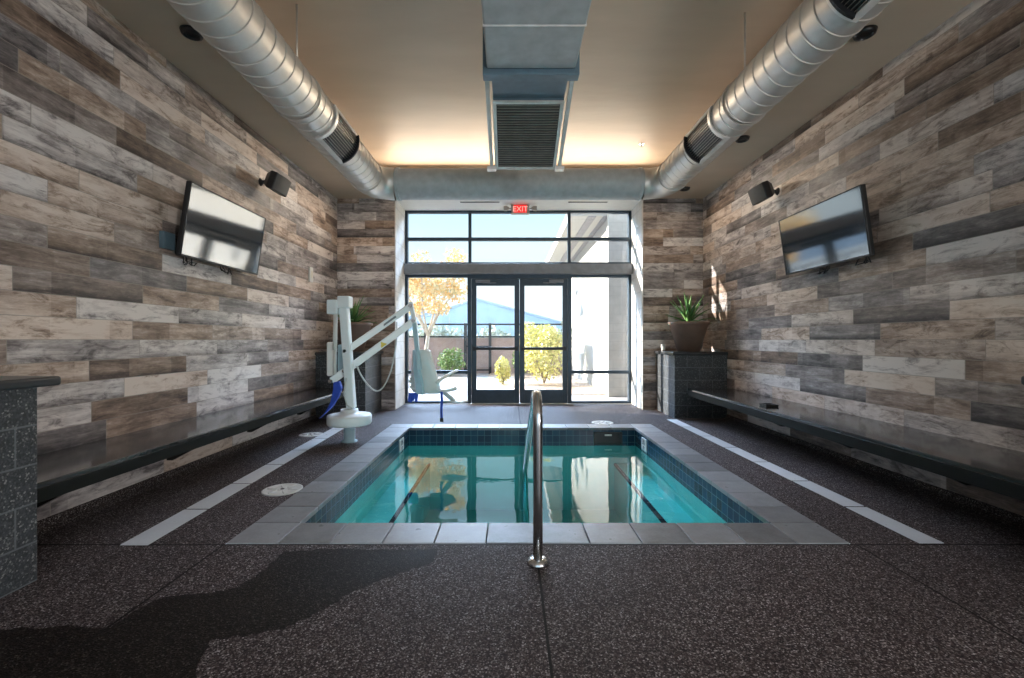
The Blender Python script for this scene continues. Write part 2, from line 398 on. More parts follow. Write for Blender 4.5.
def lettering(txt, size, mat, parent, mtx):
    cu = bpy.data.curves.new('lettering_curve', 'FONT'); cu.body = txt; cu.size = size; cu.align_x = 'CENTER'; cu.extrude = .001
    tmp = bpy.data.objects.new('lettering_curve', cu); COL.objects.link(tmp)
    me = bpy.data.meshes.new_from_object(tmp.evaluated_get(bpy.context.evaluated_depsgraph_get()))
    bpy.data.objects.remove(tmp); bpy.data.curves.remove(cu)
    me.materials.clear(); me.materials.append(M[mat]); o = bpy.data.objects.new('lettering', me); COL.objects.link(o)
    o.parent = parent; o.matrix_local = mtx; return o
def tag(o, label, cat, group=None, kind=None):
    o['label'] = label; o['category'] = cat
    if group: o['group'] = group
    if kind: o['kind'] = kind
    return o
def thing(name, label, cat, loc, group=None):
    o = bpy.data.objects.new(name, None); COL.objects.link(o); o.location = loc; o.empty_display_size = .1
    return tag(o, label, cat, group)
def struct(name, bm, mat, label, cat, parent=None, **kw):
    o = link(name, bm, mat, parent, **kw)
    if parent is None: o['kind'] = 'structure'; o['label'] = label; o['category'] = cat
    return o
def copy_tree(src, loc, label=None, group=None):
    r = src.copy(); COL.objects.link(r); r.location = loc
    if label: r['label'] = label
    if group: r['group'] = group
    for ch in list(src.children):
        c = ch.copy(); COL.objects.link(c); c.parent = r
        for g in list(ch.children):
            d = g.copy(); COL.objects.link(d); d.parent = c
    return r

# ------------------------------------------------------------------ room dimensions
XL, XR = -3.08, 3.44; YP, YW, YB = 8.11, 8.88, -3.0       # side walls, pier plane, glazing plane, rear
ZC, ZT = 3.76, 4.30                                        # low ceiling, raised centre
TX0, TX1 = -2.36, 2.68                                     # raised centre, left and right edge
OX0, OX1 = -2.05, 2.37                                     # glazed opening
px0, px1, py0, py1 = -1.43, 1.77, 3.065, 6.41              # pool inside
cx0, cx1, cy0, cy1 = -1.73, 2.07, 2.765, 6.69              # coping outside
WZ = -.20                                                  # water level

# ------------------------------------------------------------------ floor, walls, ceiling
b = BM(); xs = [XL-.2, cx0, cx1, XR+.2]; ys = [YB, cy0, cy1, 9.02]
for i in range(3):
    for j in range(3):
        if i == 1 and j == 1: continue
        quad(b, (xs[i],ys[j],0), (xs[i+1],ys[j],0), (xs[i+1],ys[j+1],0), (xs[i],ys[j+1],0))
bmesh.ops.remove_doubles(b, verts=b.verts[:], dist=.0001)
struct('floor', b, 'deck', 'brown pebble aggregate pool deck', 'floor')

b = BM(); box(b, XL-.2, XL, YB, YP, 0, ZC); struct('wall_left', b, 'tile_side', 'left wall of weathered wood look tile', 'wall')
b = BM(); box(b, XR, XR+.2, YB, YP, 0, ZC); struct('wall_right', b, 'tile_side2', 'right wall of weathered wood look tile', 'wall')
b = BM(); box(b, XL-.2, OX0, YP, 8.98, 0, ZC); struct('wall_back_left', b, 'tile_back', 'wood tile pier left of the glazed doors', 'wall')
b = BM(); box(b, OX1, XR+.2, YP, 8.98, 0, ZC); struct('wall_back_right', b, 'tile_back', 'wood tile pier right of the glazed doors', 'wall')
b = BM(); box(b, OX0-.004, OX0+.012, YP-.006, YW-.05, 0, ZC-.001); struct('trim_1', b, 'reveal', 'pale tiled reveal left of the glazing', 'trim')
b = BM(); box(b, OX1-.012, OX1+.004, YP-.006, YW-.05, 0, ZC-.001); struct('trim_2', b, 'reveal', 'pale tiled reveal right of the glazing', 'trim')
b = BM()                                                   # pebble cove where the deck turns up the side walls
for X, s in ((XL, 1), (XR, -1)):
    prism(b, [(X,YB,0),(X+s*.10,YB,0),(X+s*.035,YB,.02),(X+s*.012,YB,.055),(X,YB,.06)], (0,YP-YB,0))
struct('baseboard_sides', b, 'cove', 'pebble cove along both side walls', 'baseboard')
# rear end of the room, behind the camera: two piers and a head round a wide opening
b = BM(); box(b, XL-.2, -2.5, YB-.2, YB, 0, ZT+.2); box(b, 2.9, XR+.2, YB-.2, YB, 0, ZT+.2); box(b, -2.5, 2.9, YB-.2, YB, 3.3, ZT+.2)
struct('wall_rear', b, 'tile_back', 'rear wall', 'wall')
# ceiling: low side bands, low band over the doors, raised centre with its upright edges
b = BM(); box(b, XL-.2, TX0, YB, 9.0, ZC, ZC+.08); box(b, TX1, XR+.2, YB, 9.0, ZC, ZC+.08); box(b, TX0, TX1, YP-.16, 9.0, ZC+.002, ZC+.08)
box(b, TX0-.14, TX0-.06, YB, YP, ZC+.08, ZT); box(b, TX1+.06, TX1+.14, YB, YP, ZC+.08, ZT); box(b, TX0-.14, TX1+.14, YP, YP+.08, ZC+.08, ZT)
box(b, TX0-.14, TX1+.14, YB, YP+.08, ZT, ZT+.1)
struct('ceiling', b, 'ceiling', 'glossy tan painted ceiling with raised centre', 'ceiling')

b = BM(); box(b, OX0, OX1, YP+.001, YW+.09, ZC-.004, ZC+.0015); struct('trim_7', b, 'soffit', 'white painted soffit over the doors', 'trim')
# ------------------------------------------------------------------ pool
b = BM(); zb, zp = -.25, -1.15
def wallring(b, x0, x1, y0, y1, z0, z1):
    quad(b,(x0,y0,z0),(x1,y0,z0),(x1,y0,z1),(x0,y0,z1)); quad(b,(x1,y0,z0),(x1,y1,z0),(x1,y1,z1),(x1,y0,z1))
    quad(b,(x1,y1,z0),(x0,y1,z0),(x0,y1,z1),(x1,y1,z1)); quad(b,(x0,y1,z0),(x0,y0,z0),(x0,y0,z1),(x0,y1,z1))
box(b, px0-.1, px1+.1, py0-.1, py1+.1, zp-.1, zp)
for a in ((px0-.1,px0,py0-.1,py1+.1),(px1,px1+.1,py0-.1,py1+.1),(px0,px1,py0-.1,py0),(px0,px1,py1,py1+.1)): box(b, *a, zp, zb)
# underwater benches along both sides, steps at the near end
box(b, px0, px0+.30, py0, py1, zp, -.50); box(b, px1-.30, px1, py0, py1, zp, -.50)
box(b, px0+.3, px1-.3, py0, py0+.75, zp, -.50); box(b, px0+.3, px1-.3, py0+.75, py0+1.25, zp, -.80)
struct('pool_basin', b, 'plaster', 'teal plastered pool basin with side benches', 'pool')
b = BM()
for a in ((px0-.1,px0,py0-.1,py1+.1),(px1,px1+.1,py0-.1,py1+.1),(px0,px1,py0-.1,py0),(px0,px1,py1,py1+.1)): box(b, *a, zb, -.03)
struct('pool_tile_band', b, 'pooltile', 'navy square tile band at the pool waterline', 'pool tile')
b = BM()                                                   # trim tile on bench and step edges
for X in (px0+.275, px1-.305): box(b, X, X+.03, py0+.75, py1, -.53, -.497)
for Y, z in ((py0+.72, -.50), (py0+1.22, -.80)): box(b, px0+.3, px1-.3, Y, Y+.032, z-.03, z+.003)
struct('trim_3', b, 'poolline', 'dark tile edging of the underwater benches', 'pool tile')
b = BM()                                                   # coping stones
def stones(b, a0, a1, fixed0, fixed1, along, n):
    d = (a1-a0)/n; g = .003
    for i in range(n):
        p, q = a0+i*d+g, a0+(i+1)*d-g
        if along == 'x': box(b, p, q, fixed0+g, fixed1-g, -.03, .006)
        else: box(b, fixed0+g, fixed1-g, p, q, -.03, .006)
stones(b, cx0, cx1, cy0, py0+.012, 'x', 12); stones(b, cx0, cx1, py1-.012, cy1, 'x', 12)
stones(b, py0+.012, py1-.012, cx0, px0+.012, 'y', 11); stones(b, py0+.012, py1-.012, px1-.012, cx1, 'y', 11)
struct('pool_coping', b, 'coping', 'grey stone coping round the pool', 'pool coping', bevel=.004)
b = BM(); n = 1
quad(b, (px0,py0,WZ), (px1,py0,WZ), (px1,py1,WZ), (px0,py1,WZ))
wt_ = link('pool_water', b, 'water'); tag(wt_, 'still teal pool water reflecting the glazed doors', 'water', kind='stuff')
# wet patch across the near deck
pts = [(-60,645),(0,630),(60,626),(110,628),(140,608),(165,597),(205,594),(238,588),(262,572),(285,552),(330,549),(440,549),(432,563),(405,572),(372,584),(345,596),(330,606),(305,620),(280,630),(240,637),(212,640),(203,655),(192,690),(150,720),(-60,720)]
poly = []
for i in range(len(pts)):
    (x0, y0), (x1, y1) = pts[i], pts[(i+1) % len(pts)]
    for k in range(6):
        f = k/6; q = P(x0+(x1-x0)*f, y0+(y1-y0)*f, 1); Y = EYE/(EYE-q.z); j = .012 if 0 < k else .004
        poly.append((q.x*Y+random.uniform(-j, j), Y+random.uniform(-j, j), .0015))
b = BM(); f = b.faces.new([b.verts.new(p) for p in poly]); bmesh.ops.triangulate(b, faces=[f])
tag(link('wet_patch', b, 'wet'), 'dark wet patch spreading over the near pebble deck', 'wet patch', kind='stuff')

# skimmer in the far pool wall, its lid, the other deck lids
b = BM(); SX = 1.38
t_ = thing('pool_skimmer', 'black skimmer mouth in the far pool wall', 'skimmer', (SX, py1, -.15))
for a in ((SX-.20,SX+.20,-.075,-.055),(SX-.20,SX+.20,-.235,-.215),(SX-.20,SX-.17,-.235,-.055),(SX+.17,SX+.20,-.235,-.055)): box(b, a[0], a[1], py1-.022, py1+.0, a[2], a[3])
link('frame', b, 'black', t_, .003)
b = BM(); box(b, SX-.17, SX+.17, py1-.006, py1-.001, -.215, -.075); link('throat', b, 'blackmetal', t_)
b = BM(); box(b, SX-.05, SX+.05, py1-.02, py1-.008, -.11, -.085); link('weir', b, 'white', t_, .004)
def lid(x, y, r, label):
    t = thing('deck_drain', label, 'drain cover', (x, y, 0), 'round white lids set in the deck')
    b = BM(); lathe(b, [(r,0),(r,.008),(r*.93,.010),(r*.90,.007),(r*.2,.007),(r*.18,.010)], (x,y,0)); link('cover', b, 'lid', t)
    b = BM(); lathe(b, [(r*.10,.0),(r*.10,.0125)], (x,y,0), 12); link('key_hole', b, 'black', t)
    b = BM()
    for k in range(6):
        a = k*PI/3; tube(b, [(x+r*.3*math.cos(a), y+r*.3*math.sin(a), .009), (x+r*.8*math.cos(a), y+r*.8*math.sin(a), .009)], .006, 6)
    link('rib', b, 'lid', t)
lid(-1.88, 3.76, .155, 'round white lid beside the coping on the left deck')
lid(-2.60, 5.94, .145, 'round white lid behind the pool lift near the left bench')
lid(SX, 6.80, .16, 'round white lid over the skimmer at the far coping')
# depth marker tiles
def depth_marker(x, y, rot, label):
    t = thing('depth_marker', label, 'depth marker', (x, y, -.135), 'white pool depth markers')
    m = Matrix.Translation((x, y, -.135)) @ Matrix.Rotation(rot, 4, 'Z')
    b = BM(); box(b, -.105, .105, -.006, .004, -.08, .08, m); link('tile_face', b, 'white', t, .002)
    for txt, dz, sz in (('3½', .0, .09), ('FT', -.07, .065)):
        lettering(txt, sz, 'poolline', t, Matrix.Rotation(rot, 4, 'Z') @ Matrix.Translation((0, -.008, dz)) @ Matrix.Rotation(PI/2, 4, 'X'))
depth_marker(px0+.006, 5.98, PI/2, 'white depth marker tile on the left pool wall')
depth_marker(px1-.006, 5.98, -PI/2, 'white depth marker tile on the right pool wall')
# unseen underwater lamp added to brighten the pool
t_ = thing('pool_fill_light', 'round unseen underwater lamp added in the near pool wall', 'added lamp', (.17, py0+.01, -.36))
b = BM(); tube(b, [(.17,py0+.002,-.36),(.17,py0+.03,-.36)], .10, 24); link('bezel', b, 'steel', t_)
lamp('pool_fill_lamp', 'SPOT', (.17, py0+.06, -.36), (0, 1, -.10), 45, (.92, 1, .98), spot_size=math.radians(160), spot_blend=.5, shadow_soft_size=.08)

# grab rail
HX = .155
t_ = thing('pool_handrail', 'stainless steel handrail leading into the pool', 'handrail', (HX, 2.53, 0))
pth = [(HX,2.53,-.02),(HX,2.53,.40),(HX,2.53,.76)]
c0 = Vector((HX, 2.53+.14, .785))
for k in range(0, 9):
    a = PI - k*(math.radians(118))/8
    pth.append((HX, c0.y+.14*math.cos(a), c0.z+.14*math.sin(a)))
pth += [(HX+.005, 3.9, .38), (HX+.01, 4.95, -.17), (HX+.012, 5.08, -.26), (HX+.012, 5.13, -.40), (HX+.012, 5.14, -1.14)]
b = BM(); tube(b, pth, .027, 16); link('rail', b, 'steel', t_)
b = BM(); lathe(b, [(.062,0),(.062,.008),(.05,.026),(.03,.032)], (HX,2.53,.0)); link('escutcheon', b, 'steel', t_)

# ------------------------------------------------------------------ pale drain strips
def strip(p0, p1, wid, label):
    (x0,y0), (x1,y1) = p0, p1
    b = BM(); n = 7
    for i in range(n):
        f0, f1 = i/n+.003, (i+1)/n-.003
        q = [(x0+(x1-x0)*f, y0+(y1-y0)*f) for f in (f0, f1)]
        prism(b, [(q[0][0]-wid/2,q[0][1],0),(q[0][0]+wid/2,q[0][1],0),(q[1][0]+wid/2,q[1][1],0),(q[1][0]-wid/2,q[1][1],0)], (0,0,.004))
    tag(link('deck_strip', b, 'strip', origin=(x0, y0, 0)), label, 'deck strip', 'pale strips set in the deck')
strip((-2.27, 2.735), (-2.43, 6.9), .165, 'pale concrete strip set in the deck left of the pool')
strip((2.57, 2.76), (2.52, 7.1), .150, 'pale concrete strip set in the deck right of the pool')

# ------------------------------------------------------------------ block pedestals
def pedestal(x0, x1, y0, y1, label, ovr):
    t = thing('block_pedestal', label, 'pedestal', ((x0+x1)/2, (y0+y1)/2, 0), 'dark block pedestals at the bench ends')
    b = BM(); box(b, x0, x1, y0, y1, 0, 1.0); link('block_body', b, 'block', t, .004)
    b = BM(); box(b, x0-ovr[0], x1+ovr[1], y0-ovr[2], y1+ovr[3], 1.0, 1.05); link('cap', b, 'cap', t, .014, seg=3)
pedestal(XL+.004, -2.29, 7.2, YP-.004, 'dark block pedestal left of the doors behind the pool lift', (0, .04, .04, 0))
pedestal(2.606, XR-.004, 7.2, YP-.004, 'dark block pedestal right of the doors with a potted agave on top', (.04, 0, .04, 0))
pedestal(XL+.004, -2.44, .6, 2.35, 'dark block pedestal at the near left edge with a rounded cap', (0, .06, .06, .07))
pedestal(2.80, XR-.004, .6, 2.36, 'dark block pedestal at the near right edge, only its cap in view', (.08, 0, .06, .07))

# ------------------------------------------------------------------ benches
def bench(xw, xf, y0, y1, label, brs, thick):
    s = 1 if xf > xw else -1
    t = thing('wall_bench', label, 'bench', ((xw+xf)/2, (y0+y1)/2, 0), 'dark stone benches along the side walls')
    b = BM(); box(b, min(xw,xf), max(xw,xf), y0, y1, .46, .49); link('seat_slab', b, 'bench', t, .006)
    b = BM(); box(b, min(xf,xf-s*.05), max(xf,xf-s*.05), y0, y1, .49-thick, .4595); link('front_rail', b, 'bench_edge', t, .003)
    for y in brs:
        b = BM()
        prism(b, [(xw,y-.02,.458),(xf-s*.055,y-.02,.458),(xf-s*.055,y-.02,.43),(xw+s*.05,y-.02,.16),(xw,y-.02,.16)], (0,.04,0)); link('bracket', b, 'bracket', t)
bench(XL, -2.47, 2.36, 7.19, 'dark stone wall bench below the left television', (2.9, 4.1, 5.35, 6.6), .105)
bench(XR, 2.75, 2.37, 7.05, 'dark stone wall bench below the right television', (3.4, 4.55, 5.7, 6.75), .115)
q = P(771, 408, 4.85)
t_ = thing('soap_dish', 'small black tray lying on the right bench', 'tray', (2.93, 5.15, .49))
b = BM(); box(b, 2.86, 3.0, 5.08, 5.22, .4905, .502); link('tray_base', b, 'black', t_, .004)
b = BM()
for a in ((2.86,2.868,5.08,5.22),(2.992,3.0,5.08,5.22),(2.868,2.992,5.08,5.088),(2.868,2.992,5.212,5.22)): box(b, *a, .502, .515)
link('rim', b, 'black', t_)

# ------------------------------------------------------------------ planters
def planter(x, y, s, label, seed, n):
    R = random.Random(seed); z0 = 1.05
    t = thing('potted_agave', label, 'potted plant', (x, y, z0), 'potted agaves on the pedestals')
    b = BM(); lathe(b, [(.175*s,0),(.30*s,.43*s),(.325*s,.44*s),(.33*s,.485*s),(.305*s,.49*s),(.295*s,.44*s),(.285*s,.41*s)], (x,y,z0), 36, True, False); link('pot', b, 'pot', t)
    b = BM(); lathe(b, [(.288*s,.42*s),(.15*s,.435*s),(.01,.44*s)], (x,y,z0), 24, False, True); link('soil', b, 'soil', t)
    b = BM()
    for i in range(n):
        f = i/n; az = i*2.39996+R.uniform(-.2,.2); el = math.radians(20+62*f+R.uniform(-6,6)); ln = s*(.40+.16*f)*R.uniform(.85,1.1); wd = .034*s*R.uniform(.9,1.2)
        dh = Vector((math.cos(az), math.sin(az), 0)); side = Vector((-math.sin(az), math.cos(az), 0)); base = Vector((x,y,z0+.44*s))
        prev = None; e_ = el; p = base.copy(); segs = 7
        for k in range(segs+1):
            u = k/segs; ww = wd*(.75+.9*u-1.65*u*u) if k < segs else .001
            d = dh*math.cos(e_)+Vector((0,0,1))*math.sin(e_); up = dh*(-math.sin(e_))+Vector((0,0,1))*math.cos(e_)
            cur = [b.verts.new(p-side*ww+up*ww*.35), b.verts.new(p-up*.004), b.verts.new(p+side*ww+up*ww*.35), b.verts.new(p+up*.006)]
            if prev:
                for m in range(4):
                    b.faces.new((prev[m], prev[(m+1)%4], cur[(m+1)%4], cur[m])).smooth = True
            prev = cur; p = p+d*(ln/segs); e_ -= (.10*(1-f))
    link('foliage', b, 'agave', t)
planter(2.95, 7.52, 1.0, 'brown pot with a spiky agave on the right pedestal', 3, 26)
planter(-2.63, 7.62, .98, 'brown pot with a spiky agave on the left pedestal behind the pool lift', 5, 24)
t_ = thing('drinking_cup', 'small white cup at the corner of the right pedestal', 'cup', (2.66, 7.90, 1.05))
b = BM(); lathe(b, [(.032,0),(.042,.11),(.044,.112),(.040,.108),(.03,.012)], (2.66,7.90,1.05), 20, True, True); link('cup_body', b, 'white', t_)
b = BM(); lathe(b, [(.034,.02),(.040,.085)], (2.66,7.90,1.05), 20, False, False); bmesh.ops.scale(b, vec=(1,1,1), verts=b.verts[:]); link('band', b, 'pale_metal', t_)

# ------------------------------------------------------------------ televisions and speakers
def television(s, wx, xb, xt, y0, y1, z0, z1, label):
    # s: +1 faces +x. bottom edge of the screen stands at xb, top leans out to xt
    t = thing('wall_television', label, 'television', (wx, (y0+y1)/2, (z0+z1)/2), 'televisions on the side walls')
    U = Vector((xt-xb, 0, z1-z0)); h = U.length; U.normalize(); N = Vector((s*U.z, 0, -s*U.x)); A = Vector((0, 1, 0))
    O = Vector((xb, y0, z0))
    def slab(b, a0, a1, u0, u1, n0, n1):
        prism(b, [O+A*a0+U*u0+N*n0, O+A*a1+U*u0+N*n0, O+A*a1+U*u1+N*n0, O+A*a0+U*u1+N*n0], N*(n1-n0))
    W = y1-y0
    b = BM(); slab(b, 0, W, 0, h, -.045, -.004); link('housing', b, 'black', t, .006)
    b = BM(); slab(b, .012, W-.012, .018, h-.012, -.003, .001); link('screen', b, 'screen', t)
    b = BM()
    for a in ((0,W,0,.018),(0,W,h-.012,h),(0,.012,.018,h-.012),(W-.012,W,.018,h-.012)): slab(b, a[0], a[1], a[2], a[3], -.0035, .004)
    link('bezel', b, 'blackmetal', t)
    zc = (z0+z1)/2; yc = (y0+y1)/2; back = xb+(xt-xb)*.5-s*.05
    b = BM(); box(b, min(wx,wx+s*.02), max(wx,wx+s*.02), yc-.28, yc+.28, zc-.16, zc+.16)
    bar(b, (wx+s*.02,yc-.2,zc), (back,yc-.2,zc), .04, .06); bar(b, (wx+s*.02,yc+.2,zc), (back,yc+.2,zc), .04, .06)
    link('wall_bracket', b, 'blackmetal', t)
    R = random.Random(int(W*1000))
    for k, yy in enumerate((y0+.12, y0+.20, yc+.02, yc+.16)):
        pp = [Vector((wx+s*.06, yy, z0+.06))]
        for q in range(5): pp.append(Vector((wx+s*(.05+.05*R.random()), yy+R.uniform(-.07,.07), z0-.02-.05*R.random())))
        pp.append(Vector((wx+s*.05, yy+.05, z0+.05)))
        b = BM(); tube(b, pp, .006, 6); link('cable', b, 'black', t)
television(1, XL, -2.96, -2.86, 4.08, 5.33, 2.0, 2.665, 'flat screen television on the left wall, tilted down')
television(-1, XR, 3.29, 3.20, 4.15, 5.42, 2.01, 2.66, 'flat screen television on the right wall, tilted down')
q = (XL+.0, 3.78, 2.12)
t_ = thing('junction_box', 'small blue grey box on the left wall beside the television', 'box', (XL, 4.06, 2.17))
b = BM(); box(b, XL, XL+.045, 3.99, 4.13, 2.05, 2.20); link('box_body', b, 'duct_blue', t_, .006)
b = BM(); box(b, XL+.045, XL+.049, 4.0, 4.12, 2.06, 2.19); link('cover_plate', b, 'duct_blue', t_)

def speaker(s, wx, y, z, label):
    t = thing('wall_speaker', label, 'speaker', (wx, y, z), 'black wall speakers')
    # body: a wedge, narrow at the back, tilted down and turned towards the room
    m = Matrix.Translation((wx+s*.25, y, z)) @ Matrix.Rotation(math.radians(-90*s if s > 0 else 90), 4, 'Z') @ Matrix.Rotation(math.radians(0), 4, 'Z')
    m = Matrix.Translation((wx+s*.21, y, z)) @ Matrix.Rotation(0 if s < 0 else PI, 4, 'Z') @ Matrix.Rotation(math.radians(-20), 4, 'Y')
    # local -x is the front
    b = BM(); hw, hh = .175, .105
    f = [(-.06,-hw,-hh),(-.06,hw,-hh),(-.06,hw,hh),(-.06,-hw,hh)]; k = [(.12,-.08,-.065),(.12,.08,-.065),(.12,.08,.065),(.12,-.08,.065)]
    mid = [(.02,-hw,-hh),(.02,hw,-hh),(.02,hw,hh),(.02,-hw,hh)]
    rings = [[b.verts.new(m @ Vector(p)) for p in r] for r in (f, mid, k)]
    for i in range(2):
        for j in range(4): b.faces.new((rings[i][j], rings[i][(j+1)%4], rings[i+1][(j+1)%4], rings[i+1][j]))
    b.faces.new(rings[0]); b.faces.new(rings[2][::-1]); link('cabinet', b, 'black', t, .012, seg=3)
    b = BM(); g = .165; hseg = 10; prev = None
    for i in range(hseg+1):
        v = -1+2*i/hseg; bulge = -.062-.03*(1-v*v)
        cur = [b.verts.new(m @ Vector((bulge, v*g, -.097))), b.verts.new(m @ Vector((bulge, v*g, .097))), b.verts.new(m @ Vector((-.055, v*g, .097))), b.verts.new(m @ Vector((-.055, v*g, -.097)))]
        if prev:
            for j in range(4): b.faces.new((prev[j], prev[(j+1)%4], cur[(j+1)%4], cur[j]))
        else: b.faces.new(cur)
        prev = cur
    b.faces.new(prev[::-1]); link('grille', b, 'grillecloth', t)
    b = BM(); tube(b, [m @ Vector((.11,0,0)), (wx+s*.03, y, z+.02), (wx, y, z+.02)], [.022,.022,.05], 12); link('mount', b, 'black', t)
speaker(1, XL, 5.62, 3.17, 'black speaker high on the left wall beyond the television')
speaker(-1, XR, 5.85, 3.13, 'black speaker high on the right wall beyond the television')
t_ = thing('wall_sensor', 'slim white plate high on the far left wall', 'wall plate', (XL, 7.0, 2.26))
b = BM(); box(b, XL, XL+.03, 6.95, 7.06, 2.13, 2.36); link('plate', b, 'white', t_, .006)
b = BM(); box(b, XL+.03, XL+.036, 6.98, 7.03, 2.2, 2.30); link('lens', b, 'lamp_lens', t_)

# ------------------------------------------------------------------ ventilation ducts
def spiral(b, x, z, r, y0, y1, pitch=.15, N=36):
    n = int((y1-y0)/pitch); prof = [(0,0),(.012,-.004),(.035,-.004),(.05,.0055),(.085,.0055),(.10,-.004),(.125,-.004),(.14,0),(.55,.0)]
    cols = []
    for j in range(N+1):
        a = 2*PI*j/N; c = []
        for i in range(-1, n+1):
            for u, dr in prof:
                y = y0+(i+u+j/N)*pitch; y = min(max(y, y0), y1)
                c.append(b.verts.new((x+(r+dr)*math.cos(a), y, z+(r+dr)*math.sin(a))))
        cols.append(c)
    for j in range(N):
        for i in range(len(cols[0])-1):
            q = (cols[j][i], cols[j+1][i], cols[j+1][i+1], cols[j][i+1])
            f = b.faces.new(q); f.smooth = True
    bmesh.ops.dissolve_degenerate(b, edges=b.edges[:], dist=.0005)
def ring(b, x, y, z, r, w, th, N=36):
    prof = [(r, -w/2), (r+th, -w/2), (r+th, w/2), (r, w/2)]
    rings = [[b.verts.new((x+rr*math.cos(2*PI*k/N), y+dy, z+rr*math.sin(2*PI*k/N))) for k in range(N)] for rr, dy in prof]
    for i in range(4):
        for k in range(N): b.faces.new((rings[i][k], rings[i][(k+1)%N], rings[(i+1)%4][(k+1)%N], rings[(i+1)%4][k]))
def arc_plate(b, x, z, r0, r1, y0, y1, a0, a1, n=12):
    prev = None
    for i in range(n+1):
        a = math.radians(a0+(a1-a0)*i/n); c, s = math.cos(a), math.sin(a)
        cur = [b.verts.new((x+r*c, y, z+r*s)) for r, y in ((r0,y0),(r1,y0),(r1,y1),(r0,y1))]
        if prev:
            for j in range(4): b.faces.new((prev[j], prev[(j+1)%4], cur[(j+1)%4], cur[j]))
        else: b.faces.new(cur)
        prev = cur
    b.faces.new(prev[::-1])
def duct(s, x, z, r, label, grilles, rods):
    # s = +1: the room's centre lies towards +x of this duct
    t = thing('spiral_duct', label, 'duct', (x, 3.5, z), 'round spiral ducts along the room')
    b = BM(); spiral(b, x, z, r, -1.0, 6.12); dr_ = link('duct_run', b, 'duct', t); es = dr_.modifiers.new('edges', 'EDGE_SPLIT'); es.split_angle = math.radians(30)
    b = BM(); R = .30; pp = [(x, 6.10, z)]
    for k in range(0, 7):
        a = k*PI/12; pp.append((x+s*R*(1-math.cos(a)), 6.2+R*math.sin(a), z))
    tube(b, pp, r+.004, 36, False)
    for k in (2, 4, 6):
        pass
    link('elbow', b, 'duct', t)
    b = BM(); ring(b, x, 6.12, z, r-.002, .03, .014); link('collar', b, 'duct', t)
    for y0, y1 in grilles:
        A0, A1 = (-84, 24) if s > 0 else (180-24, 180+84)
        g_b = BM(); arc_plate(g_b, x, z, r+.004, r+.010, y0, y1, A0, A1); g = link('vent_grille', g_b, 'grille', t)
        fb = BM(); w_ = .045; da = math.degrees(w_/r)
        arc_plate(fb, x, z, r-.002, r+.024, y0-.0, y0+w_, A0, A1); arc_plate(fb, x, z, r-.002, r+.024, y1-w_, y1, A0, A1)
        arc_plate(fb, x, z, r-.002, r+.024, y0+w_, y1-w_, A0, A0+da, 3); arc_plate(fb, x, z, r-.002, r+.024, y0+w_, y1-w_, A1-da, A1, 3)
        link('grille_frame', fb, 'pale_metal', g)
        vb = BM(); nv = 13
        for i in range(nv):
            a = math.radians(A0+da+(A1-A0-2*da)*(i+.5)/nv); c, s_ = math.cos(a), math.sin(a)
            bar(vb, (x+(r+.012)*c, y0+w_, z+(r+.012)*s_), (x+(r+.012)*c, y1-w_, z+(r+.012)*s_), .004, .016, (c, 0, s_))
        link('grille_vanes', vb, 'vane', g)
        sb = BM()                                        # curved scoop blade at the far end of the grille
        arc_plate(sb, x, z, r+.006, r+.05, y1-w_-.02, y1-w_, A0+da, A1-da); link('scoop', sb, 'blackmetal', g)
    for y in rods:
        b = BM(); ring(b, x, y, z, r+.006, .035, .008); tube(b, [(x, y, z+r), (x, y, ZT)], .010, 8); box(b, x-.03, x+.03, y-.02, y+.02, z+r+.005, z+r+.05)
        link('hanger', b, 'duct', t)
DXL, DXR, DZ = -1.944, 2.20, 3.465
duct(1, DXL, DZ, .217, 'round spiral duct along the left side of the ceiling', [(4.48, 5.13)], [1.4, 4.15])
duct(-1, DXR, DZ, .208, 'round spiral duct along the right side of the ceiling', [(4.50, 5.15), (2.22, 2.86)], [1.4, 4.26])
t_ = thing('cross_duct', 'smooth round duct running across above the doors', 'duct', ((DXL+DXR)/2, 6.5, DZ))
b = BM(); tube(b, [(DXL+.33, 6.5, DZ), (DXR-.33, 6.5, DZ)], .215, 40, False); link('duct_run', b, 'duct_paint', t_)
b = BM()
for X in (DXL+.36, DXR-.36):
    b = BM()
    prof = [(.214,-.02),(.226,-.02),(.226,.02),(.214,.02)]
    rg = [[b.verts.new((X+dx, 6.5+rr*math.cos(2*PI*k/36), DZ+rr*math.sin(2*PI*k/36))) for k in range(36)] for rr, dx in prof]
    for i in range(4):
        for k in range(36): b.faces.new((rg[i][k], rg[i][(k+1)%36], rg[(i+1)%4][(k+1)%36], rg[(i+1)%4][k]))
    link('collar', b, 'duct_paint', t_)

# central air handler
AX = .172
t_ = thing('air_handler', 'blue grey box duct with a sloping return grille at the ceiling centre', 'air handler', (AX, 3.2, 3.9))
b = BM(); box(b, AX-.36, AX+.36, -1.0, 3.69, 3.44, 4.0); link('trunk', b, 'duct_paint', t_, .012)
for Y in (1.2, 2.0, 2.75, 3.18):
    b = BM(); box(b, AX-.363, AX+.363, Y-.006, Y+.006, 3.434, 4.0); link('seam', b, 'pale_metal', t_)
b = BM(); box(b, AX-.395, AX+.395, 3.70, 3.80, 3.40, 4.05); link('flange', b, 'duct_blue', t_, .006)
n0, n1 = 4.24, 5.06; za, zb_ = 3.475, 3.15
b = BM(); prism(b, [(AX-.33,3.80,3.50),(AX-.33,n0,za+.02),(AX-.33,n0,za+.0),(AX-.33,n1,zb_+.02),(AX-.33,n1,zb_+.22),(AX-.33,n0,3.95),(AX-.33,3.80,3.95)], (.66,0,0)); link('return_box', b, 'duct_blue', t_)
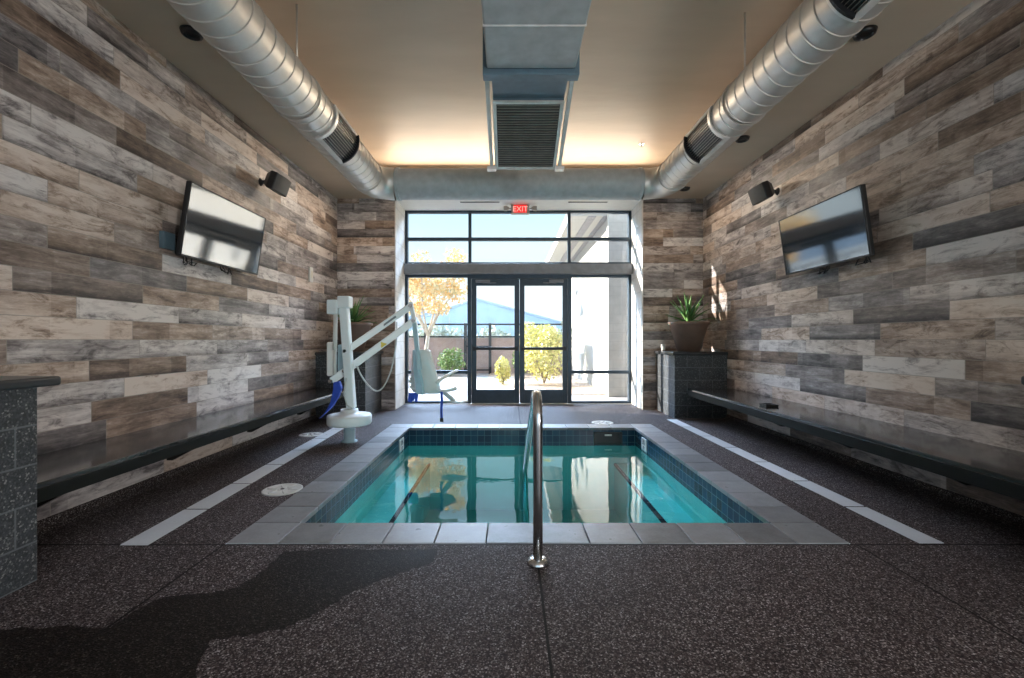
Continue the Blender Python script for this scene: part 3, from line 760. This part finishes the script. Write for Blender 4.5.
D = Vector((0, n1-n0, zb_-za)).normalized(); NN = Vector((0, D.z, -D.y)); NN = NN if NN.z < 0 else -NN
O = Vector((AX, n0, za)); ln = (Vector((0,n1,zb_))-Vector((0,n0,za))).length
def gslab(b, x0, x1, d0, d1, h0, h1):
    prism(b, [O+Vector((x0,0,0))+D*d0+NN*h0, O+Vector((x1,0,0))+D*d0+NN*h0, O+Vector((x1,0,0))+D*d1+NN*h0, O+Vector((x0,0,0))+D*d1+NN*h0], NN*(h1-h0))
b = BM(); gslab(b, -.30, .30, .03, ln-.03, .001, .006); g_ = link('return_grille', b, 'grille', t_)
b = BM()
for a in ((-.335,.335,0,.03),(-.335,.335,ln-.03,ln),(-.335,-.30,.03,ln-.03),(.30,.335,.03,ln-.03)): gslab(b, *a, -.02, .02)
link('grille_frame', b, 'pale_metal', g_, .003)
b = BM(); nl = 26
for i in range(nl): d = .035+(ln-.07)*(i+.5)/nl; gslab(b, -.295, .295, d-.005, d+.005, .006, .016)
link('louvres', b, 'vane', g_)
for s in (-1, 1):
    b = BM(); X = AX+s*.375
    bar(b, (X,3.80,3.62), (X,n1-.02,zb_+.02), .035, .05); bar(b, (X,n1-.03,zb_), (X,n1-.03,ZT), .025, .025); box(b, X-.05, X+.05, n1-.06, n1+.02, zb_-.03, zb_+.0)
    link('hanger', b, 'pale_metal', t_)

# ------------------------------------------------------------------ small ceiling things
def downlight(x, y, label, watt):
    t = thing('ceiling_downlight', label, 'downlight', (x, y, ZC), 'small black downlights in the low ceiling')
    b = BM(); lathe(b, [(.060,ZC-.035),(.075,ZC-.030),(.085,ZC)], (x,y,0), 24, False, True); lathe(b, [(.05,ZC-.01),(.060,ZC-.035)], (x,y,0), 24, True, False); link('can', b, 'black', t)
    if watt:
        l = lamp('downlight_lamp', 'SPOT', (x, y, ZC-.09), (0, 0, -1), watt, (1, .80, .58), spot_size=math.radians(150), spot_blend=1, shadow_soft_size=.06); l.parent = t; l.location = (0, 0, -.09)
places = ('nearest the camera', 'middle', 'far')
WATT = (0, 7, 9)
for i, y in enumerate((3.72, 5.68, 7.55)):
    downlight(2.9, y, 'black downlight right of the right duct, %s one of three' % ('the nearest', 'the middle', 'the farthest')[i], WATT[i])
downlight(-2.60, 3.72, 'black downlight left of the left duct, the nearest to the camera', 0)
downlight(-2.46, 5.68, 'added unseen black downlight above the left duct beside the speaker', 7)  # added out of view to warm the left wall
downlight(-2.46, 7.45, 'added unseen black downlight above the far end of the left duct', 9)  # also added unseen, warms the far end of the left wall
for x, side in ((-.55, 'left'), (1.42, 'right')):
    t_ = thing('slot_diffuser', 'narrow dark slot diffuser above the doors, %s of the exit sign' % side, 'air diffuser', (x, 8.3, ZC), 'slot diffusers above the doors')
    b = BM(); box(b, x-.36, x+.36, 8.27, 8.33, ZC-.010, ZC-.004); link('slot_frame', b, 'vane', t_)
    b = BM(); box(b, x-.35, x+.35, 8.285, 8.315, ZC-.014, ZC-.010); link('slot', b, 'black', t_)
def sprinkler(x, y, z, label):
    t = thing('sprinkler_head', label, 'sprinkler', (x, y, z), 'fire sprinkler heads')
    b = BM(); lathe(b, [(.035,z-.006),(.04,z)], (x,y,0), 16); link('escutcheon', b, 'steel', t)
    b = BM(); lathe(b, [(.010,z-.05),(.012,z-.006)], (x,y,0), 10); lathe(b, [(.025,z-.056),(.025,z-.05)], (x,y,0), 12); link('deflector', b, 'vane', t)
sprinkler(2.05, 7.1, ZT, 'small sprinkler head on the ceiling beside the right duct')
sprinkler(.21, 7.2, ZT, 'small sprinkler head above the cross duct near the return grille')

# warm fill light added out of view behind the cross duct, brightens the ceiling
t = thing('fill_strip', 'added unseen warm fill light behind the cross duct', 'light strip', ((TX0+TX1)/2, 8.03, ZC+.08))
b = BM(); box(b, TX0+.2, TX1-.2, 7.99, 8.07, ZC+.08, ZC+.12); link('channel', b, 'white', t, .003)
l = lamp('fill_strip_lamp', 'AREA', (0, 0, 0), (0, -1, .0), FILL_STRIP, (1, .84, .66), shape='RECTANGLE', size=TX1-TX0-.5, size_y=.10)
l.parent = t; l.location = (0, -.05, .10)

# exit sign
q = Vector((.19, 8.45, 3.70))
t_ = thing('exit_sign', 'red lit EXIT sign with two lamp heads above the doors', 'exit sign', q)
b = BM(); box(b, q.x-.17, q.x+.17, 8.45, 8.50, 3.60, 3.755); link('housing', b, 'signgrey', t_, .006)
b = BM(); box(b, q.x-.12, q.x+.12, 8.446, 8.4495, 3.605, 3.75); link('face', b, 'red', t_)
lettering('EXIT', .135, 'red_letter', t_, Matrix.Translation((0, -.0065, -.072)) @ Matrix.Rotation(PI/2, 4, 'X'))
b = BM(); box(b, q.x-.17, q.x+.17, 8.45, 8.50, 3.575, 3.60); link('lamp_tray', b, 'white', t_, .004)
for s in (-1, 1):
    b = BM(); tube(b, [(q.x+s*.17, 8.475, 3.69), (q.x+s*.22, 8.475, 3.69)], .012, 8); prism(b, [(q.x+s*.21, 8.45, 3.67), (q.x+s*.25, 8.45, 3.65), (q.x+s*.31, 8.45, 3.65), (q.x+s*.31, 8.45, 3.73), (q.x+s*.25, 8.45, 3.73), (q.x+s*.21, 8.45, 3.71)], (0, .06, 0))
    link('lamp_head', b, 'signgrey', t_)

# ------------------------------------------------------------------ glazing: window frames and doors
def wx(px): return (px-CX)/F*YW
def wz(py): return EYE-(py-CY)/F*YW
Y0, Y1 = YW-.04, YW+.06
GX0, GX1 = OX0+.012, OX1-.012
def window(name, label, x0, x1, z0, z1, bars, panes, w=.05, wl=.05, wr=.05):
    b = BM(); box(b, x0, x0+wl, Y0, Y1, z0, z1); box(b, x1-wr, x1, Y0, Y1, z0, z1)
    box(b, x0+wl, x1-wr, Y0, Y1, z0, z0+w); box(b, x0+wl, x1-wr, Y0, Y1, z1-w, z1)
    for a in bars: box(b, *a)
    o = struct(name, b, 'frame', label, 'window', bevel=.003)
    for a in panes:
        b = BM(); box(b, a[0], a[1], YW+.005, YW+.013, a[2], a[3]); link('pane', b, 'glass', o)
    return o
hz0, hz1 = wz(275), wz(265)
zt, zm = ZC, wz(239.3); v1, v2 = wx(470), wx(569)
window('window_1', 'three bay transom window above the doors', GX0, GX1, hz1, zt,
       [(GX0+.05, GX1-.05, Y0, Y1, zm-.03, zm+.03), (v1-.03, v1+.03, Y0+.001, Y1-.001, hz1+.05, zt-.05), (v2-.03, v2+.03, Y0+.001, Y1-.001, hz1+.05, zt-.05)],
       [(a, c, d, f) for a, c in ((GX0+.05, v1-.03), (v1+.03, v2-.03), (v2+.03, GX1-.05)) for d, f in ((hz1+.05, zm-.03), (zm+.03, zt-.05))])
jw = .032
zs = wz(372)
window('window_2', 'tall sidelight left of the glazed doors', GX0, v1-jw, 0, hz0, [(GX0+.05, v1-jw-.015, Y0, Y1, zs-.03, zs+.03)], [(GX0+.05, v1-jw-.015, .05, zs-.03), (GX0+.05, v1-jw-.015, zs+.03, hz0-.05)], wr=.015)
window('window_3', 'tall sidelight right of the glazed doors', v2+jw, GX1, 0, hz0, [(v2+jw+.015, GX1-.05, Y0, Y1, zs-.03, zs+.03)], [(v2+jw+.015, GX1-.05, .05, zs-.03), (v2+jw+.015, GX1-.05, zs+.03, hz0-.05)], wl=.015)
b = BM(); box(b, OX0-.03+.045, OX1-.015, YW-.17, YW+.08, hz0, hz1); struct('trim_4', b, 'header', 'grey aluminium header bar above the doors', 'trim', bevel=.006)
b = BM(); box(b, v1-jw, v1+jw-.005, Y0-.01, Y1, 0, hz0); box(b, v2-jw+.005, v2+jw, Y0-.01, Y1, 0, hz0); box(b, v1+jw-.005, v2-jw+.005, Y0-.01, Y1, hz0-.075, hz0)
struct('trim_5', b, 'frame', 'dark metal door frame', 'trim')
dz1 = hz0-.08; dx = [v1+jw, (v1+v2)/2-.003, (v1+v2)/2+.003, v2-jw]
def door(name, label, x0, x1, s):
    b = BM(); st, br, tr = .095, .26, .13
    box(b, x0, x0+st, YW-.02, YW+.03, .012, dz1); box(b, x1-st, x1, YW-.02, YW+.03, .012, dz1)
    box(b, x0+st, x1-st, YW-.02, YW+.03, .012, .012+br); box(b, x0+st, x1-st, YW-.02, YW+.03, dz1-tr, dz1)
    o = struct(name, b, 'frame', label, 'door', bevel=.003)
    b = BM(); box(b, x0+st, x1-st, YW+.002, YW+.010, .012+br, dz1-tr); link('pane', b, 'glass', o)
    zb2 = wz(348.5)
    b = BM(); box(b, x0+.03, x1-.03, YW-.09, YW-.05, zb2-.028, zb2+.028); box(b, x0+.03, x0+.09, YW-.052, YW-.019, zb2-.04, zb2+.04); box(b, x1-.09, x1-.03, YW-.052, YW-.019, zb2-.04, zb2+.04)
    link('push_bar', b, 'blackmetal', o, .004)
    xc = x0+.22 if s < 0 else x1-.22
    b = BM(); box(b, xc-.14, xc+.14, YW-.075, YW-.021, dz1-.075, dz1-.02); bar(b, (xc, YW-.05, dz1-.085), (xc-s*.26, YW-.11, dz1-.085), .02, .012, (0,0,1)); link('closer', b, 'header', o, .004)
    for z in (.25, 1.2, dz1-.25):
        X = x0 if s < 0 else x1
        b = BM(); tube(b, [(X, YW-.03, z-.06), (X, YW-.03, z+.06)], .012, 8); link('hinge', b, 'header', o)
    return o
door('door_1', 'left leaf of the glazed double doors', dx[0], dx[1], -1)
door('door_2', 'right leaf of the glazed double doors', dx[2], dx[3], 1)
b = BM(); box(b, GX0, GX1, YW-.10, YW+.12, 0, .008); struct('trim_6', b, 'pale_metal', 'metal threshold under the doors', 'trim')

# ------------------------------------------------------------------ pool lift
LY = 5.56; base = Vector((P(349.5,420,LY).x, LY, 0))
t_ = thing('pool_lift', 'white pool lift with a hanging chair at the left edge of the pool', 'pool lift', base)
b = BM(); lathe(b, [(.095,0),(.095,.012),(.067,.018),(.067,.24)], (base.x,LY,0), 24); link('foot_post', b, 'lift_blue', t_)
b = BM(); lathe(b, [(.22,.205),(.25,.213),(.262,.235),(.262,.31),(.252,.332),(.20,.342),(.12,.35),(.105,.37),(.10,.40)], (base.x,LY,0), 40); link('base_cover', b, 'lift', t_)
mb, mt = P(351.5, 408, LY), P(343.5, 297, LY)
b = BM(); bar(b, mb, mt, .10, .11, (0,1,0)); link('mast', b, 'lift', t_, .012)
b = BM(); m_ = P(345, 300, LY); box(b, m_.x-.075, m_.x+.075, LY-.07, LY+.07, m_.z-.10, m_.z+.045); link('mast_head', b, 'lift', t_, .015)
c_ = P(333.5, 307, LY-.02); b = BM(); box(b, c_.x-.06, c_.x+.065, LY-.09, LY+.05, c_.z-.09, c_.z+.085); link('motor_box', b, 'lift', t_, .012)
a0, a1 = P(335.5, 314, LY-.02), P(334.5, 379, LY-.02)
b = BM(); tube(b, [a0, a0.lerp(a1,.55)], .026, 14); tube(b, [a0.lerp(a1,.5), a1], .014, 12); link('actuator', b, 'white', t_)
c_ = P(331.5, 359, LY+.04); b = BM(); box(b, c_.x-.05, c_.x+.045, LY+.0, LY+.11, c_.z-.21, c_.z+.21); link('battery_pack', b, 'seat', t_, .02)
c_ = P(340, 360, LY+.02); b = BM(); box(b, c_.x-.05, c_.x+.05, LY+.06, LY+.16, c_.z-.19, c_.z+.19); link('side_cover', b, 'lift_blue', t_, .02)
AY = 5.92
u0, u1 = P(346, 351, LY), P(411, 306, AY); l0, l1 = P(331.5, 381, LY-.02), P(414, 321, AY)
b = BM(); bar(b, u0, u1, .055, .080); link('upper_arm', b, 'lift', t_, .008)
b = BM(); bar(b, l0, l1, .060, .088); lo = link('lower_arm', b, 'lift', t_, .008)
b = BM(); dd = (l1-l0).normalized(); sd = dd.cross(Vector((0,0,1))).normalized(); uu_ = sd.cross(dd)
c_ = l0.lerp(l1, .60)-uu_*0+sd*.0315
if (c_-Vector((0,0,EYE))).length > (l0.lerp(l1,.6)-sd*.0315-Vector((0,0,EYE))).length: c_ = l0.lerp(l1,.60)-sd*.0315
prism(b, [c_-dd*.045-uu_*.03, c_+dd*.045-uu_*.03, c_+uu_*.035], (c_-l0.lerp(l1,.6))*.06)
st = link('warning_sticker', b, plain('yellow_sticker', (.75, .55, .05), .5), lo)
b = BM(); c2 = u0.lerp(u1,.62)+(c_-l0.lerp(l1,.60))*.93; prism(b, [c2-dd*.13-uu_*.012, c2+dd*.13-uu_*.012, c2+dd*.13+uu_*.012, c2-dd*.13+uu_*.012], (c_-l0.lerp(l1,.6))*.06)
link('name_strip', b, plain('grey_lettering_strip', (.16, .18, .2), .5), t_)
for p in (u0, l0, l0.lerp(l1, .16), u1, l1):
    b = BM(); tube(b, [p+Vector((0,-.055,0)), p+Vector((0,.055,0))], .022, 14); link('pivot_bolt', b, 'steel', t_)
b = BM(); bar(b, P(410.5,302,AY), P(415.5,326,AY), .05, .075, (0,1,0)); link('end_link', b, 'lift', t_, .006)
CH = Matrix.Translation(P(424, 393, 6.0)) @ Matrix.Rotation(math.radians(62), 4, 'Z')     # chair: x forward, y left
b = BM(); bar(b, P(414.5,322,AY), P(419.5,370,5.84), .055, .07, (0,1,0)); link('hanging_post', b, 'lift_blue', t_, .006)
# seat back: moulded shell, wide at the hips, narrow at the shoulders
b = BM(); rows = [(0,.20,.0),(.06,.235,-.01),(.16,.225,-.025),(.32,.19,-.05),(.48,.155,-.075),(.55,.14,-.085),(.575,.115,-.09)]
grid = []
for z, hw, x in rows:
    r = []
    for k in range(9):
        v = -1+k/4; r.append(CH @ Vector((x+.055*v*v, v*hw, z)))
    grid.append(r)
def shell(b, grid, off):
    A_ = [[b.verts.new(p) for p in r] for r in grid]; B_ = [[b.verts.new(p+off) for p in r] for r in grid]
    n, m = len(grid), len(grid[0])
    for i in range(n-1):
        for j in range(m-1):
            b.faces.new((A_[i][j], A_[i][j+1], A_[i+1][j+1], A_[i+1][j])).smooth = True; b.faces.new((B_[i][j], B_[i+1][j], B_[i+1][j+1], B_[i][j+1])).smooth = True
    for i in range(n-1):
        b.faces.new((A_[i][0], A_[i+1][0], B_[i+1][0], B_[i][0])); b.faces.new((A_[i][m-1], B_[i][m-1], B_[i+1][m-1], A_[i+1][m-1]))
    for j in range(m-1):
        b.faces.new((A_[0][j], B_[0][j], B_[0][j+1], A_[0][j+1])); b.faces.new((A_[n-1][j], A_[n-1][j+1], B_[n-1][j+1], B_[n-1][j]))
R3 = CH.to_3x3()
shell(b, grid, R3 @ Vector((-.035,0,0))); chair = link('chair_back', b, 'seat', t_)
b = BM(); grid = []
for x, z in ((-.03,.05),(.05,.015),(.18,.0),(.32,.005),(.40,.02),(.43,.0)):
    grid.append([CH @ Vector((x, v*.225, z+.04*v*v)) for v in (-1,-.75,-.4,0,.4,.75,1)])
shell(b, grid, R3 @ Vector((0,0,-.03))); link('chair_seat', b, 'seat', t_)
b = BM(); prism(b, [CH @ Vector(p) for p in ((-.045,-.05,-.01),(-.045,.05,-.01),(-.075,.05,.18),(-.115,.04,.30),(-.135,.04,.57),(-.135,-.04,.57),(-.115,-.04,.30),(-.075,-.05,.18))], R3 @ Vector((-.045,0,0))); link('spine_plate', b, 'lift_blue', t_, .004)
for s in (-1, 1):
    b = BM(); tube(b, [CH @ Vector(p) for p in ((-.02,s*.22,.14),(.06,s*.25,.20),(.30,s*.26,.27),(.40,s*.26,.285))], [.022,.022,.020,.018], 10); link('armrest', b, 'seat', t_)
b = BM(); bar(b, CH @ Vector((.40,0,-.01)), CH @ Vector((.66,0,-.17)), .09, .03); box(b, .60, .80, -.17, .17, -.20, -.175, CH); link('footrest', b, 'seat', t_, .006)
sp = CH @ Vector((.02,-.27,.03))
b = BM(); pp = [sp, sp+Vector((.004,0,-.12)), sp+Vector((-.004,0,-.26)), sp+Vector((.002,0,-.34))]
for i in range(3): bar(b, pp[i], pp[i+1], .032, .008, (0,1,0))
sl = link('safety_strap', b, 'blue', t_)
b = BM(); box(b, pp[3].x-.022, pp[3].x+.022, pp[3].y-.012, pp[3].y+.012, pp[3].z-.05, pp[3].z); link('buckle', b, 'black', sl, .004)
sp = CH @ Vector((.02,.19,-.01)); b = BM()
for k in range(5):
    q0 = sp+Vector((-.05+.025*k, .0, .0)); bar(b, q0, q0+Vector((random.uniform(-.02,.02), random.uniform(-.02,.02), -.10-.03*random.random())), .03, .008, (0,1,0))
link('safety_strap', b, 'blue', t_)
# blue webbing sling hanging from the pivot of the lower arm
b = BM(); pp = [P(336,382,LY-.05), P(337,389,LY-.06), P(334,400,LY-.08), P(328,410,LY-.09), P(321,417,LY-.10)]
pr = None
for i, p in enumerate(pp):
    hw = (.035,.05,.065,.065,.04)[i]
    n_ = Vector((.75,0,.65)) if i > 1 else Vector((1,0,.15)); n_.normalize()
    cur = [b.verts.new(p-n_*hw), b.verts.new(p-n_*hw+Vector((0,.07,0))), b.verts.new(p+n_*hw+Vector((0,.07,0))), b.verts.new(p+n_*hw)]
    if pr:
        for j in range(4): b.faces.new((pr[j], pr[(j+1)%4], cur[(j+1)%4], cur[j]))
    else: b.faces.new(cur)
    pr = cur
b.faces.new(pr[::-1]); link('blue_sling', b, 'blue', t_, .008)
b = BM(); pts = [P(397,322,AY-.02), P(396,345,AY-.05), P(391,370,AY-.1), P(384,386,5.75), P(377,391,5.7), P(369,386,5.65), P(361,375,5.6), P(357,366,5.58)]
sm = []
for i in range(len(pts)-1):
    p0_, p1_, p2_, p3_ = pts[max(i-1,0)], pts[i], pts[i+1], pts[min(i+2,len(pts)-1)]
    for k in range(5):
        u = k/5; sm.append(.5*((2*p1_)+(p2_-p0_)*u+(2*p0_-5*p1_+4*p2_-p3_)*u*u+(3*p1_-p0_-3*p2_+p3_)*u**3))
sm.append(pts[-1]); tube(b, sm, .010, 8); link('hose', b, 'cable', t_)
b = BM(); tube(b, [P(346,378,LY-.08), P(344,394,LY-.09), P(347,405,LY-.1), P(352,408,LY-.1)], .010, 8); link('hose', b, 'cable', t_)

# ------------------------------------------------------------------ outside
b = BM(); quad(b, (-40,9.02,-.005), (40,9.02,-.005), (40,70,-.005), (-40,70,-.005)); struct('ground_walk', b, 'concrete', 'pale concrete walk outside the doors', 'ground')
b = BM(); prism(b, [(-.74,10.6,-.02),(2.2,10.3,-.02),(2.2,17,-.02),(-.74,17,-.02)], (0,0,.03)); struct('ground_gravel', b, 'gravel', 'tan gravel bed outside the doors', 'ground')
b = BM(); box(b, 2.2, 2.6, 10.1, 19, 0, 4.0); struct('wall_outside_right', b, 'stucco', 'white stucco wing outside on the right', 'wall')
b = BM(); box(b, 1.35, 3.4, 10.1, 20, 4.0, 4.25); rs = struct('roof_outside_right', b, 'stucco', 'white roof overhang outside on the right', 'roof')
b = BM(); box(b, 1.74, 1.92, 10.12, 20, 3.985, 4.0); box(b, 2.08, 2.2, 10.12, 20, 3.985, 4.0); link('soffit_band', b, 'groove', rs)
b = BM(); box(b, 2.15, 3.0, 9.95, 10.1, 0, 4.4); struct('wall_outside_return', b, 'greyblock', 'grey block return wall seen through the right sidelight', 'wall')
b = BM(); box(b, -9, 2.2, 17, 17.2, 0, 1.32); struct('wall_garden', b, 'pinkblock', 'low pinkish block garden wall outside', 'wall')
# metal fence on and beside the garden wall
t_ = thing('metal_fence', 'dark metal fence standing along the low garden wall', 'fence', (-2, 16.9, 0))
b = BM()
for z in (1.36, 1.82): box(b, -7, 2.1, 16.88, 16.92, z-.03, z+.03)
link('rail', b, 'blackmetal', t_)
for x in (-6.2, -4.6, -3.15, -1.68, -.72, .75, 2.05):
    b = BM(); box(b, x-.03, x+.03, 16.87, 16.93, 0, 1.86); link('post', b, 'blackmetal', t_)
for i, x in enumerate([-6.9+.13*k for k in range(68)]):
    pass
t_ = thing('garden_gate', 'dark metal gate panel left of the gravel bed', 'gate', (-1.2, 16.6, 0))
for a in ((-1.62,-.74,.12,.17),(-1.62,-.74,1.78,1.83),(-1.62,-.74,.98,1.03)):
    b = BM(); box(b, a[0], a[1], 16.6, 16.64, a[2], a[3]); link('gate_rail', b, 'blackmetal', t_)
for x in (-1.62, -.78):
    b = BM(); box(b, x, x+.05, 16.595, 16.645, -.003, 1.85); link('gate_stile', b, 'blackmetal', t_)

def leafball(b, c, rx, ry, rz, n, size, R, hollow=.35):
    for i in range(n):
        while True:
            v = Vector((R.uniform(-1,1), R.uniform(-1,1), R.uniform(-1,1)))
            if hollow < v.length < 1: break
        p = Vector((c[0]+v.x*rx, c[1]+v.y*ry, c[2]+v.z*rz)); s = size*R.uniform(.6,1.3)
        a = Vector((R.gauss(0,1), R.gauss(0,1), R.gauss(0,1))).normalized(); d = a.orthogonal().normalized(); d.rotate(Matrix.Rotation(R.uniform(0,6.28), 3, a)); e_ = a.cross(d)
        b.faces.new([b.verts.new(p+d*s), b.verts.new(p+e_*s*.5), b.verts.new(p-d*s), b.verts.new(p-e_*s*.5)])
def bush(x, y, w, h, mat, label, seed, n, size=.05, group='shrubs outside the doors'):
    R = random.Random(seed); t = thing('garden_shrub', label, 'shrub', (x, y, 0), group)
    b = BM()
    for k in range(7):
        a = R.uniform(0,6.28); tube(b, [(x,y,0), (x+.15*w*math.cos(a), y+.15*w*math.sin(a), h*.35), (x+.36*w*math.cos(a), y+.36*w*math.sin(a), h*.75)], [.02,.014,.006], 6)
    link('stem', b, 'twig', t)
    b = BM(); leafball(b, (x,y,h*.5), w*.42, w*.42, h*.48, n//2, size, R)
    for k in range(7):
        a = R.uniform(0,6.28); leafball(b, (x+.27*w*math.cos(a), y+.27*w*math.sin(a), h*R.uniform(.35,.8)), w*.22, w*.22, h*.24, n//14, size, R, 0)
    link('foliage', b, mat, t)
bush(.98, 13.0, 1.45, 1.75, 'yellowgreen', 'large yellow green shrub behind the right door leaf', 11, 3400, .055)
bush(-.20, 12.7, .55, .78, 'yellowgreen', 'small yellow green shrub behind the left door leaf', 12, 1200, .04)
bush(-2.05, 15.6, 1.1, 1.0, 'green', 'low green shrub behind the hanging lift chair', 13, 1500, .05)
bush(.35, 15.2, .6, .9, 'green', 'low green shrub at the garden wall behind the left door leaf', 14, 900, .05)
# slender shrub against the white wing, it throws a shadow on the wall
SXX, SYY = 1.74, 14.0
t_ = thing('slender_sapling', 'slender upright shrub before the white wing wall', 'sapling', (SXX, SYY, 0)); R = random.Random(21)
b = BM(); tube(b, [(SXX,SYY,0),(SXX+.01,SYY,1.2),(SXX-.02,SYY,2.5)], [.026,.018,.006], 6)
for k in range(34):
    z = R.uniform(.4,2.3); a = R.uniform(0,6.28); l = .16+.14*R.random(); tube(b, [(SXX,SYY,z), (SXX+l*.45*math.cos(a), SYY+l*.6*math.sin(a), z+l)], [.009,.003], 5)
link('stem', b, 'twig', t_)
b = BM(); leafball(b, (SXX,SYY,1.2), .20, .34, .95, 650, .055, R, 0); leafball(b, (SXX,SYY,1.9), .12, .18, .75, 200, .05, R, 0); link('foliage', b, 'greygreen', t_)

def tree(x, y, h, crown, mat, label, seed, n, size):
    R = random.Random(seed); t = thing('garden_tree', label, 'tree', (x, y, 0), 'trees outside the doors')
    b = BM(); fk = Vector((x+.12, y, h*.32)); tube(b, [(x,y,0), (x+.03,y,h*.16), fk], [.09,.07,.06], 10)
    tips = []
    for k in range(8):
        a = k*.785+R.uniform(-.3,.3); e1 = fk+Vector((crown*.35*math.cos(a), crown*.35*math.sin(a), h*.22)); e2 = fk+Vector((crown*.75*math.cos(a+.2), crown*.75*math.sin(a+.2), h*R.uniform(.36,.62)))
        tube(b, [fk, e1, e2], [.045,.025,.008], 7); tips += [e1, e2]
        for j in range(5):
            e3 = e1.lerp(e2, R.random())+Vector((R.uniform(-.4,.4), R.uniform(-.4,.4), R.uniform(.1,.6))); tube(b, [e1.lerp(e2, .4), e3], [.014,.004], 5); tips.append(e3)
    link('trunk', b, 'bark', t)
    b = BM()
    for p in tips: leafball(b, p, .34, .34, .26, n//len(tips), size, R, 0)
    link('foliage', b, mat, t)
tree(-2.95, 15.7, 4.3, 1.45, 'autumn', 'autumn tree with orange leaves behind the left sidelight', 31, 4200, .065)
for i, (x, y, w_, h) in enumerate(((-6.5, 24, 3.2, 2.0), (-3.6, 23, 3.0, 2.1), (-.9, 24, 2.6, 1.9), (1.6, 23, 3.0, 2.1), (4.2, 24, 3, 2.0))):
    bush(x, y, w_, h, 'greygreen', 'grey green hedge shrub beyond the garden wall, %s from the left' % ('first', 'second', 'third', 'fourth', 'fifth')[i], 40+i, 1400, .14, 'hedge shrubs beyond the garden wall')
# far building and mountain
t_ = thing('distant_building', 'distant building with blue glass front and sloping roof', 'building', (3, 60, 0))
b = BM(); prism(b, [(-12,60,0),(13,60,0),(13,60,2.2),(8.2,60,3.0),(-4.4,60,6.5),(-12,60,3.9)], (0,8,0)); link('glass_front', b, 'farglass', t_)
b = BM(); prism(b, [(-12.3,59.6,3.82),(-4.4,59.6,6.5),(8.6,59.6,2.9),(8.6,59.6,3.15),(-4.4,59.6,6.75),(-12.3,59.6,4.07)], (0,9,0)); link('roof', b, 'farroof', t_)
for k in range(9):
    b = BM(); box(b, -8+2*k-.06, -8+2*k+.06, 59.9, 60, 0, 4.2-.22*max(0,k-2)); link('mullion', b, 'farwall', t_)
b = BM(); R = random.Random(5); prof = [(-220,0)]
for k in range(40): x = -200+10*k; prof.append((x, 10+6*math.sin(k*.55)+R.uniform(-1.5,1.5)+4*math.sin(k*1.3)))
prof.append((220,0)); prism(b, [(x,260,z) for x, z in prof], (0,30,0)); struct('mountain_range', b, 'mountain', 'blue mountains on the horizon', 'mountain')
